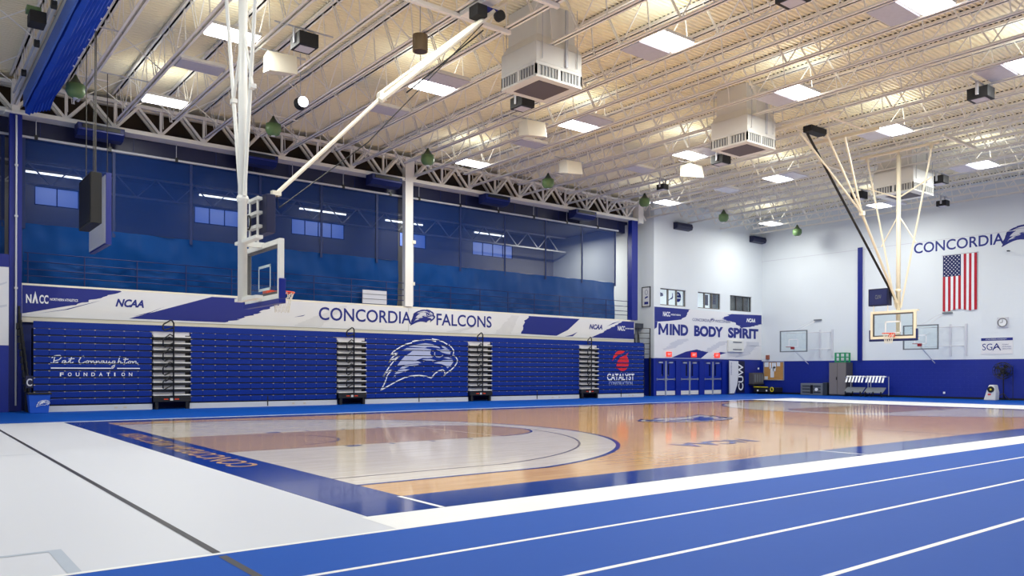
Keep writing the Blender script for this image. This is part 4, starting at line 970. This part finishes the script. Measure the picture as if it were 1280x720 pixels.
def drum_fan(x, y):
    t = thing('drum_fan', 'black pedestal drum fan standing against the blue end wall', 'fan', (x, y, 0))
    k = MB()
    for dx in (-.12, .12):
        for r in (.42, .3, .16): k.tube([(x+dx, y+r*math.cos(q*PI/12), 1.5+r*math.sin(q*PI/12)) for q in range(24)], .014, 5, True)
        for q in range(12): k.tube([(x+dx, y+.06*math.cos(q*PI/6), 1.5+.06*math.sin(q*PI/6)), (x+dx, y+.42*math.cos(q*PI/6), 1.5+.42*math.sin(q*PI/6))], .009, 4)
    for q in range(12): k.tube([(x-.12, y+.42*math.cos(q*PI/6), 1.5+.42*math.sin(q*PI/6)), (x+.12, y+.42*math.cos(q*PI/6), 1.5+.42*math.sin(q*PI/6))], .012, 4)
    k.build('cage', M_black, t)
    MB().lathe((x+.02, y, 1.5), [(.09, -.08), (.11, 0), (.09, .2)], 12, 'x').build('motor', M_black, t)
    for q in range(4):
        a = q*PI/2+.4; b = a+.5
        MB().extr([(x-.03, y+.08*math.cos(a), 1.5+.08*math.sin(a)), (x-.06, y+.36*math.cos(a-.1), 1.5+.36*math.sin(a-.1)), (x+.02, y+.36*math.cos(b), 1.5+.36*math.sin(b)), (x+.02, y+.08*math.cos(b), 1.5+.08*math.sin(b))], (.01, 0, 0)).build('blade', M_blackm, t)
    MB().tube([(x+.1, y, .1), (x+.1, y, 1.4)], .03, 8).build('pole', M_black, t); MB().box(x+.05, x+.2, y-.06, y+.06, 1.32, 1.5).build('yoke', M_black, t)
    for s in (-.38, .38): MB().tube([(x+.1, y, .35), (x-.15, y+s, .03), (x-.2, y+s*1.1, .02)], .022, 6).build('leg', M_black, t)
    MB().tube([(x+.1, y, .35), (x+.3, y, .03)], .022, 6).build('leg', M_black, t)
    MB().tube([(x+.05, y-.45, .05), (x+.05, y-.45, 1.75), (x+.05, y-.2, 1.8)], .015, 6).build('cord_stand', M_black, t)
drum_fan(44.35, 16.2)
t = thing('floor_dryer', 'pale grey floor dryer with black intake and red label beside the fan', 'dryer', (44.0, 16.6, 0))
k = MB(); k.extr([(43.7, 16.3, 0), (43.7, 16.85, 0), (43.7, 16.72, .45), (43.7, 16.6, .78), (43.7, 16.36, .78), (43.7, 16.28, .4)], (.5, 0, 0)); k.build('shell', M_hvac, t, bevel=.04)
MB().lathe((43.69, 16.5, .55), [(.16, -.02), (.16, .02)], 16, 'x').build('intake', M_black, t); MB().box(43.685, 43.7, 16.5, 16.64, .26, .33).build('label_plate', M_catr, t); MB().lathe((43.67, 16.5, .55), [(.05, -.01), (.05, .01)], 10, 'x').build('hub', M_yel, t)
for i, (y, z) in enumerate(((16.0, 8.2),)):
    tag(MB().tube([(XR, 16.1, 7.62), (XR-.3, 16.1, 7.6), (XR-.35, 16.05, 7.58)], .03, 6).build('wall_camera', M_blackm), 'tiny dark camera on a bracket below the CONCORDIA emblem', 'camera')
tag(MB().box(XR-.06, XR, 19.2, 19.3, .25, .36).build('wall_outlet', M_printw), 'small white outlet low on the blue end wall', 'outlet')

# ------------------------------------------------------------------ ceiling-hung baskets
def net_cone(t, x, y, z, r):
    k = MB(); n = 12; rows = [(r, 0), (r*.8, -.12), (r*.66, -.25), (r*.6, -.4)]
    for i in range(3):
        for q in range(n):
            for s in (-1, 1):
                a0 = 2*PI*(q+(.5 if i % 2 else 0))/n; a1 = a0+s*PI/n
                k.tube([(x+rows[i][0]*math.cos(a0), y+rows[i][0]*math.sin(a0), z+rows[i][1]), (x+rows[i+1][0]*math.cos(a1), y+rows[i+1][0]*math.sin(a1), z+rows[i+1][1])], .006, 4)
    o = k.build('net_cord', M_rope, t); o['kind'] = 'stuff'
def basket(xb, yc, s, label, clock_dy, steel):
    """board at xb facing +s along X; mast behind it; brace runs to the roof towards mid court"""
    t = thing('hanging_basket', label, 'basketball hoop', (xb, yc, 2.6), 'ceiling-hung main baskets')
    z0, z1, h = 2.74, 3.87, .915
    xm = xb-s*.42
    gb = MB().box(xb-.012, xb+.012, yc-h+.1, yc+h-.1, z0+.1, z1-.1).build('glass_board', M_glassb, t)
    shape('target_square', [], on_x(xb-.016) if s < 0 else on_xb(xb+.016), M_printw, gb, strokes=[[(q*1.0+(-yc if s < 0 else yc), z) for q, z in ((-.3, 2.98), (-.3, 3.43), (.3, 3.43), (.3, 2.98), (-.3, 2.98))]], sw=.05)
    k = MB()
    for r in ((yc-h, yc-h+.1, z0, z1), (yc+h-.1, yc+h, z0, z1), (yc-h+.1, yc+h-.1, z0, z0+.1), (yc-h+.1, yc+h-.1, z1-.1, z1)): k.box(xb-.05, xb+.05, *r)
    k.build('board_frame', steel, t, bevel=.01)
    k = MB()
    for r in ((yc-h+.1, yc-h+.14, z0+.1, z1-.1), (yc+h-.14, yc+h-.1, z0+.1, z1-.1), (yc-h+.14, yc+h-.14, z0+.1, z0+.15), (yc-h+.14, yc+h-.14, z1-.15, z1-.1)): k.box(xb-.03, xb+.03, *r)
    k.build('inner_frame', M_cabd, t)
    k = MB(); k.box(xb-.065, xb+.065, yc-h-.05, yc+h+.05, z0-.09, z0); 
    for q in (-1, 1): k.box(xb-.065, xb+.065, min(yc+q*h, yc+q*(h+.05)), max(yc+q*h, yc+q*(h+.05)), z0, z0+.38)
    k.build('edge_pad', M_royal if s > 0 else M_navy, t, bevel=.015)
    rx = xb+s*.38; zr = 2.95
    k = MB(); k.tube([(rx+.23*math.cos(q*PI/14), yc+.23*math.sin(q*PI/14), zr) for q in range(28)], .014, 6, True)
    k.box(min(xb+s*.02, xb+s*.17), max(xb+s*.02, xb+s*.17), yc-.1, yc+.1, zr-.14, zr+.02); k.build('rim', M_orange, t)
    net_cone(t, rx, yc, zr, .23)
    zt_ = ZB+.1
    MB().tube([(xm, yc, z0-.02), (xm, yc, zt_-.2)], .085, 14).build('mast', steel, t, smooth=True)
    MB().tube([(xm, yc, zt_-.2), (xm, yc, zt_)], .05, 10).build('mast_head', steel, t)
    for z in (z0+.06, z1-.03): MB().box(min(xm, xb), max(xm, xb), yc-.05, yc+.05, z-.05, z+.05).build('board_arm', steel, t)
    for z in (z0+.02, z1+.0): MB().box(xm-.04 if s > 0 else xm-.1, xm+.1 if s > 0 else xm+.04, yc-h+.1, yc+h*.35, z-.03, z+.03).build('cross_arm', steel, t)
    for q in (-1, 1):
        MB().tube([(xm, yc+q*.1, 4.0 if s < 0 else 4.75), (xm, yc+q*(1.3 if s < 0 else 1.25 if q > 0 else .95), zt_-.1)], .038, 8).build('side_brace', steel, t)
        if s < 0:
            MB().tube([(xm, yc, 7.75), (xm, yc+q*.7, 6.55)], .026, 6).build('knee_brace', steel, t); MB().tube([(xm, yc, 8.45), (xm, yc+q*1.3, 9.05)], .03, 6).build('knee_brace', steel, t)
        else:
            MB().tube([(xm, yc, 8.0), (xm, yc+q*.52, 6.75)], .028, 6).build('knee_brace', steel, t); MB().box(xm-.05, xm+.05, yc+q*.52-.07, yc+q*.52+.07, 6.68, 6.76).build('brace_clamp', steel, t)
        MB().box(xm-.06, xm+.06, yc+q*(1.3 if s < 0 else .92)-.06, yc+q*(1.3 if s < 0 else .92)+.06, zt_-.2, zt_).build('hanger_plate', steel, t)
    MB().tube([(xm, yc-1.6, zt_), (xm, yc+1.6, zt_)], .06, 8).build('hanger_pipe', steel, t)
    MB().lathe((xm, yc, 4.7), [(.1, -.06), (.12, 0), (.1, .06)], 12).build('mast_collar', steel, t)
    return t, xm, zt_
bl, xm, zt_ = basket(5.72, 15.2, 1, 'nearer ceiling-hung basketball hoop with white mast, seen from behind', 0, M_hvac)
yb_ = 15.22
MB().box(5.88, 6.06, yb_-.06, yb_+.06, 4.86, 4.95).build('brace_foot', M_offw, bl)
MB().tube([(6.0, yb_, 4.92), (8.34, yb_, 7.34)], .042, 8).build('front_brace', M_offw, bl)
MB().tube([(8.25, yb_-.06, 7.22), (11.3, yb_-.06, 10.0)], .062, 8).build('front_brace', M_offw, bl); MB().tube([(8.3, yb_+.12, 7.4), (11.3, yb_+.12, 10.03)], .04, 8).build('front_brace', M_offw, bl)
MB().box(8.24, 8.4, yb_-.08, yb_+.08, 7.24, 7.4).build('brace_joint', M_offw, bl)
MB().tube([(11.2, yb_, 9.95), (11.75, yb_, 10.4)], .05, 8).build('brace_head', M_offw, bl)
MB().tube([(5.98, yb_, 4.92), (5.99, yb_-.1, 4.6), (7.95, yb_-.1, 6.26), (10.95, yb_-.1, 9.6)], .012, 5).build('lift_cable', M_black, bl)
MB().tube([(9.0, yb_+.1, 7.6), (11.1, yb_+.1, 9.55)], .018, 5).build('lift_cable', M_black, bl)
for y in (14.3, 16.2): MB().box(8.6 if y > 15 else 10.0, 12.6, y-.05, y+.05, ZB-.12, ZB-.02).build('roof_beam', M_steel, bl)
for y in (15.22,): MB().box(11.0, 11.3, y-1.0, y+1.0, ZB-.1, ZB).build('roof_cross_beam', M_steel, bl)
wn_ = MB().box(10.7, 11.0, 15.0, 15.35, 9.72, 10.0); wn_.build('winch', M_blackm, bl, bevel=.02)
MB().lathe((11.35, 15.0, 9.85), [(.12, -.08), (.12, .08)], 14, 'y').build('winch_reel', M_blackm, bl)
MB().box(10.9, 11.5, 15.14, 15.2, 9.92, 10.06).build('winch_strap', M_royal, bl)
br_, xm2, zt2 = basket(31.55, 15.5, -1, 'farther ceiling-hung basketball hoop with cream mast, facing the camera', 0, mat('cream mast paint', (240, 230, 208), .4))
MC = MATS['cream mast paint']; y2 = 15.5
k1 = (29.1, y2, 7.45)
MB().tube([(xm2-.1, y2, 4.2), k1], .05, 8).build('front_brace', MC, br_)
for a, b in ((25.6, y2+.45), (26.6, y2), (27.4, y2-.25)): MB().tube([k1, (a, b, 10.0)], .04, 8).build('front_brace', MC, br_)
MB().box(k1[0]-.08, k1[0]+.08, y2-.08, y2+.08, 7.38, 7.54).build('brace_joint', MC, br_)
MB().tube([(xm2-.1, y2+.08, 4.35), (25.9, y2+.35, 10.0)], .045, 8).build('lift_strap', M_black, br_)
MB().box(25.7, 26.7, y2+.05, y2+.4, 10.0, 10.22).build('winch', M_blackm, br_, bevel=.02)
for x in (25.2, 27.9): MB().box(x-.05, x+.05, y2-1.3, y2+1.3, ZB-.12, ZB-.02).build('roof_beam', MC, br_)
MB().box(25.0, 28.2, y2+.7, y2+.8, ZB-.02, ZB).box(25.0, 28.2, y2-.8, y2-.7, ZB-.02, ZB).build('roof_rail', MC, br_)
for y in (13.2, 18.2): MB().box(30.6, 33.4, y-.05, y+.05, ZB-.1, ZB).build('roof_beam', MC, br_)
# shot clocks
t = thing('shot_clock', 'dark navy shot clock box on white tube frame above nearer hoop', 'shot clock', (5.7, 15.0, 4.0))
MB().box(5.75, 5.93, 15.13, 16.05, 4.1, 4.86).build('clock_case', M_navyd, t, bevel=.01); MB().box(5.93, 5.945, 15.2, 15.98, 4.17, 4.8).build('clock_face', M_black, t)
for y in (15.42, 15.85): MB().tube([(5.68, y, 3.87), (5.68, y, 4.85)], .025, 8).build('tube_frame', M_hvac, t)
for z in (4.25, 4.52, 4.8): MB().box(5.64, 5.75, 15.35, 15.9, z-.03, z+.03).build('frame_bar', M_hvac, t)
k = MB(); k.tube([(5.6, 15.72+.12*math.cos(q*PI/8), 4.35+.14*math.sin(q*PI/8)) for q in range(16)], .02, 6, True); k.build('cable_coil', M_black, t)
t = thing('shot_clock', 'dark navy shot clock box on thin posts above the farther hoop', 'shot clock', (31.6, 16, 4.0))
MB().box(31.5, 31.75, 15.65, 16.5, 4.1, 4.8).build('clock_case', M_navyd, t, bevel=.01); MB().box(31.48, 31.5, 15.72, 16.44, 4.15, 4.75).build('clock_face', M_flagb, t)
for y in (15.72, 16.3): MB().tube([(31.55, y, 3.87), (31.55, y, 4.1)], .02, 6).build('post', MC, t)
text('clock_mark', 'CUW', -16.2, 4.38, .25, .16, on_x(31.476), M_gray, t)

# ------------------------------------------------------------------ roof-hung equipment
def air_handler(cx, cy, zb_, label, s=.83):
    t = thing('air_handler', label, 'air handler', (cx, cy, zb_), 'white roof air handlers')
    g = .55
    MB().box(cx-s, cx+s, cy-s*.92, cy+s*.92, zb_+.42, zb_+.95).build('cabinet', M_hvac, t, bevel=.015)
    k = MB(); w_, d_ = s, s*.92
    for z0_, z1_ in ((zb_, zb_+.06), (zb_+.34, zb_+.42)):
        k.box(cx-w_, cx+w_, cy-d_, cy-d_+.05, z0_, z1_).box(cx-w_, cx+w_, cy+d_-.05, cy+d_, z0_, z1_).box(cx-w_, cx-w_+.05, cy-d_+.05, cy+d_-.05, z0_, z1_).box(cx+w_-.05, cx+w_, cy-d_+.05, cy+d_-.05, z0_, z1_)
    for a in (-1, 0, 1):
        for b in (-1, 1):
            k.box(cx+a*(w_-.05)-.05, cx+a*(w_-.05)+.05, cy+b*(d_-.025)-.025, cy+b*(d_-.025)+.025, zb_+.06, zb_+.34); k.box(cx+b*(w_-.025)-.025, cx+b*(w_-.025)+.025, cy+a*(d_-.05)-.05, cy+a*(d_-.05)+.05, zb_+.06, zb_+.34)
    k.build('grille_frame', M_hvac, t)
    for b in (-1, 1):
        for a in (-.5, .5):
            MB().box(cx+a*w_-.3, cx+a*w_+.3, cy+b*(d_-.03)-.008, cy+b*(d_-.03)+.008, zb_+.07, zb_+.33).build('grille', M_hvacg, t); MB().box(cx+b*(w_-.03)-.008, cx+b*(w_-.03)+.008, cy+a*d_-.3, cy+a*d_+.3, zb_+.07, zb_+.33).build('grille', M_hvacg, t)
            kl = MB()
            for q in range(6): kl.box(cx+a*w_-.29+q*.115, cx+a*w_-.265+q*.115, cy+b*(d_-.012)-.008, cy+b*(d_-.012)+.008, zb_+.07, zb_+.33); kl.box(cx+b*(w_-.012)-.008, cx+b*(w_-.012)+.008, cy+a*d_-.29+q*.115, cy+a*d_-.265+q*.115, zb_+.07, zb_+.33)
            kl.build('vanes', M_hvac, t)['kind'] = 'stuff'
    MB().box(cx-w_+.05, cx+w_-.05, cy-d_+.05, cy+d_-.05, zb_, zb_+.03).build('bottom_frame', M_hvac, t)
    MB().box(cx-g, cx+g, cy-g, cy+g, zb_-.012, zb_).build('return_grille', M_mauve, t)
    h0, h1 = zb_+.95, zb_+1.2
    k = MB(); k.add([(cx-w_, cy-d_, h0), (cx+w_, cy-d_, h0), (cx+w_, cy+d_, h0), (cx-w_, cy+d_, h0), (cx-w_+.12, cy-d_+.12, h1), (cx+w_-.12, cy-d_+.12, h1), (cx+w_-.12, cy+d_-.12, h1), (cx-w_+.12, cy+d_-.12, h1)], [(0,1,5,4),(1,2,6,5),(2,3,7,6),(3,0,4,7),(4,5,6,7),(3,2,1,0)])
    k.build('collar', M_hvac, t)
    MB().box(cx-w_+.14, cx+w_-.14, cy-d_+.14, cy+d_-.14, h1, ZC).build('duct', M_hvac, t)
    for a in (-1, 1):
        for b in (-1, 1): MB().tube([(cx+a*(w_-.2), cy+b*(d_+.03), zb_+.5), (cx+a*(w_-.2), cy+b*(d_+.03), ZC)], .012, 5).build('hanger_rod', M_steelg, t)
    MB().box(cx+.2, cx+.28, cy-d_-.05, cy-d_, zb_+.45, ZC-.1).build('conduit', M_steelg, t)
air_handler(14.3, 16.95, 9.28, 'white air handler with grey bottom grille, nearest above the court'); air_handler(23.85, 17.1, 9.3, 'white air handler with grey bottom grille, middle of three'); air_handler(35.2, 16.85, 9.2, 'white air handler with grey bottom grille, farthest, behind cream mast', .95)
def hung(nm, lab, cat, x, y, fn, grp):
    t = thing(nm, lab, cat, (x, y, 9.9), grp); fn(t, x, y); return t
def black_box(t, x, y, s=1.0):
    z = 9.75
    MB().box(x-.26*s, x+.26*s, y-.3*s, y+.3*s, z, z+.34*s).build('cabinet', M_blackm, t, bevel=.01); MB().box(x-.2*s, x+.2*s, y-.2*s, y+.2*s, z-.012, z).build('grille', M_riser, t)
    MB().box(x-.3*s, x-.26*s, y-.04, y+.04, z+.1, ZB+.02).build('bracket', M_steelg, t); MB().box(x+.26*s, x+.3*s, y-.04, y+.04, z+.1, ZB+.02).build('bracket', M_steelg, t)
    MB().box(x-.8, x+.8, y-.02, y+.02, ZB-.0, ZB+.03).build('strut', M_steelg, t)
def white_horn(t, x, y):
    z = 9.72
    k = MB(); a = .42; b = .32
    k.add([(x-a, y-.4, z-.16), (x+a, y-.4, z-.08), (x+a, y-.3, z+.46), (x-a, y-.3, z+.42), (x-b, y+.3, z+.0), (x+b, y+.3, z+.06), (x+b, y+.3, z+.5), (x-b, y+.3, z+.48)], [(0,1,2,3),(7,6,5,4),(0,4,5,1),(1,5,6,2),(2,6,7,3),(3,7,4,0)])
    k.build('cabinet', M_offw, t, bevel=.02); MB().tube([(x, y, z+.4), (x, y, ZB+.05)], .02, 6).build('hanger', M_black, t); MB().box(x-.8, x+.8, y-.02, y+.02, ZB+.0, ZB+.04).build('strut', M_steelg, t)
for j, (x, y) in enumerate(((8.4, 19.5), (15.75, 19.6), (26.2, 19.85), (26.2, 10.2), (36.7, 19.7), (36.5, 15.9))):
    hung('ceiling_speaker', 'black box speaker hung under the joists, ' + ['above the left mast', 'below the nearest air handler', 'below the middle air handler', 'nearest the right edge', 'left of the cream mast', 'right of the cream mast'][j], 'speaker', x, y, black_box, 'black ceiling speakers')
hung('ceiling_projector', 'small black unit between joists near the second light row', 'projector', 27.8, 24.3, lambda t, x, y: black_box(t, x, y, .7), 'black ceiling speakers')
hung('ceiling_projector', 'small black unit near the roof edge above the flag', 'projector', 41.5, 17.9, lambda t, x, y: black_box(t, x, y, .8), 'black ceiling speakers')
hung('ceiling_speaker', 'black box fixture at the top edge near the roof light', 'speaker', 16.0, 10.15, black_box, 'black ceiling speakers')
for j, (x, y) in enumerate(((8.45, 21.4), (17.7, 21.55), (26.7, 21.8))):
    hung('ceiling_heater', 'tilted off-white box hung under the joists, %s from the left' % ORD[j], 'heater', x, y, white_horn, 'white tilted boxes')
hung('ceiling_heater', 'off-white box with cutout near the truss, between green lamps', 'heater', 22.3, 24.6, white_horn, 'white tilted boxes')
def green_lamp(t, x, y):
    z = 9.8
    MB().lathe((x, y, z), [(.03, .5), (.06, .42), (.17, .24), (.26, .2)][::-1], 16).build('cap', mat('dark green enamel', (48, 66, 42), .4), t, smooth=True)
    MB().lathe((x, y, z), [(.08, -.2), (.2, -.15), (.27, -.02), (.26, .2)], 16).build('globe', M_green, t, smooth=True)
    MB().lathe((x, y, z), [(.07, -.215), (.07, -.2)], 10).build('lens', M_printw, t)
    MB().tube([(x, y, z+.45), (x, y, ZB+.1)], .012, 5).build('stem', M_steelg, t); MB().box(x-.05, x+.9, y-.02, y+.02, ZB+.03, ZB+.07).build('strut', M_steel, t)
for j in range(7): hung('green_pendant', 'green metal pendant near the truss, %s from the left' % ORD[j], 'lamp', (4.12+6.33*j if j else 4.32) if j < 6 else 42.9, 26.9, green_lamp, 'green pendants')
t = thing('can_light', 'bronze can light hung between joists right of the black speaker', 'lamp', (10.8, 17.7, 9.8))
MB().lathe((10.8, 17.7, 9.72), [(.2, 0), (.2, .42), (.1, .46)], 18).build('can', M_bronze, t, smooth=False); MB().lathe((10.8, 17.7, 9.71), [(.16, 0), (.16, .01)], 18).build('baffle', mat('dark bronze', (70, 58, 44), .5), t); MB().tube([(10.8, 17.7, 10.15), (10.8, 17.7, ZC)], .015, 5).build('stem', M_steelg, t)
t = thing('spot_light', 'round lit spot lamp hung near the left mast', 'lamp', (10.1, 23.7, 9.9))
MB().lathe((10.1, 23.7, 9.82), [(.1, -.16), (.17, -.12), (.2, .1), (.12, .26)], 16, 'y').build('shell', M_blackm, t); MB().lathe((10.1, 23.53, 9.82), [(.16, -.02), (.16, .01)], 16, 'y').build('lens', M_lamp, t); MB().tube([(10.1, 23.75, 9.9), (10.1, 23.75, ZC)], .015, 5).build('stem', M_steelg, t)
# bundled divider curtain top left with its winches
t = thing('bundled_curtain', 'royal blue divider curtain gathered into a long bundle under the roof', 'curtain', (3.6, 20, 9.6))
k = MB(); n = 13; ny = 30; pr = []
for i in range(n): pr.append((3.42+.045*i, 9.62+(.05 if i % 2 else 0)+.02*i))
pr = [(3.25, 10.12), (3.3, 9.66)] + pr + [(4.0, 10.0), (3.95, 10.15)]
vs = []
for j in range(ny+1):
    y = 8+(29.3-8)*j/ny
    for a, b in pr: vs.append((a+.012*math.sin(y*3+b*20), y, b+.015*math.sin(y*1.7+a*9)-(.1 if j == ny else 0)))
m = len(pr); k.add(vs, [(j*m+i, j*m+i+1, (j+1)*m+i+1, (j+1)*m+i) for j in range(ny) for i in range(m-1)]+[tuple(range(m)), tuple(ny*m+i for i in range(m))])
k.build('folds', M_bundle, t, smooth=False)
MB().box(3.2, 3.25, 8, 29.0, 9.66, 10.1).build('mesh_face', M_bundlel, t)
for q in range(9): MB().box(3.93, 3.98, 19.6+q*.75, 19.68+q*.75, 9.86, 9.92).build('grommet', M_printw, t)
MB().box(3.3, 3.9, 8, 29.2, 10.14, 10.2).build('batten_pipe', M_steelg, t)
t = thing('curtain_winch', 'black winch motor and pulleys beside the bundled blue curtain', 'winch', (2.7, 23.5, 9.9))
MB().box(2.55, 2.9, 21.9, 22.4, 9.72, 10.0).build('motor', M_blackm, t, bevel=.02); MB().box(2.5, 2.8, 22.0, 22.3, 10.0, 10.12).build('gear_case', M_green, t)
for y in (20.4, 21.2, 24.0, 26.6): MB().lathe((2.95, y, 9.95), [(.1, -.06), (.1, .06)], 12, 'x').build('pulley', M_blackm, t); 
MB().tube([(2.95, 8, 10.05), (2.95, 29, 10.05)], .035, 8).build('drive_pipe', M_steelg, t)
# hanging boxes at the left
t = thing('hanging_scoreboard', 'black box cabinet hung on cables in front of the netting', 'scoreboard', (4.05, 23.2, 5.15))
MB().box(3.95, 4.21, 22.43, 24.04, 5.15, 6.45).build('cabinet', M_blackm, t, bevel=.012); MB().box(3.94, 3.95, 22.5, 23.97, 5.22, 6.38).build('face_panel', M_black, t)
for y in (22.6, 22.75, 23.9): MB().tube([(4.1, y, 6.45), (4.1, y, ZB+.02)], .012, 5).build('cable', M_cable, t)
MB().tube([(3.1, 22.7, ZB+.03), (4.8, 22.7, ZB+.03)], .02, 6).build('hanger_bar', M_steelg, t)
t = thing('hanging_pad', 'white faced panel with blue sides hung behind the black box', 'panel', (5.0, 27, 5.1))
MB().box(4.97, 5.12, 25.9, 28.4, 5.13, 7.26).build('core', M_royal, t); MB().box(4.95, 4.97, 25.95, 28.35, 5.18, 7.2).build('white_face', M_printg, t)
for y in (26.1, 28.2): MB().tube([(5.04, y, 7.26), (5.04, y, ZB+.02)], .012, 5).build('cable', M_cable, t)
MB().tube([(4.6, 26.1, ZB+.03), (6.4, 26.1, ZB+.03)], .02, 6).build('hanger_bar', M_steelg, t)
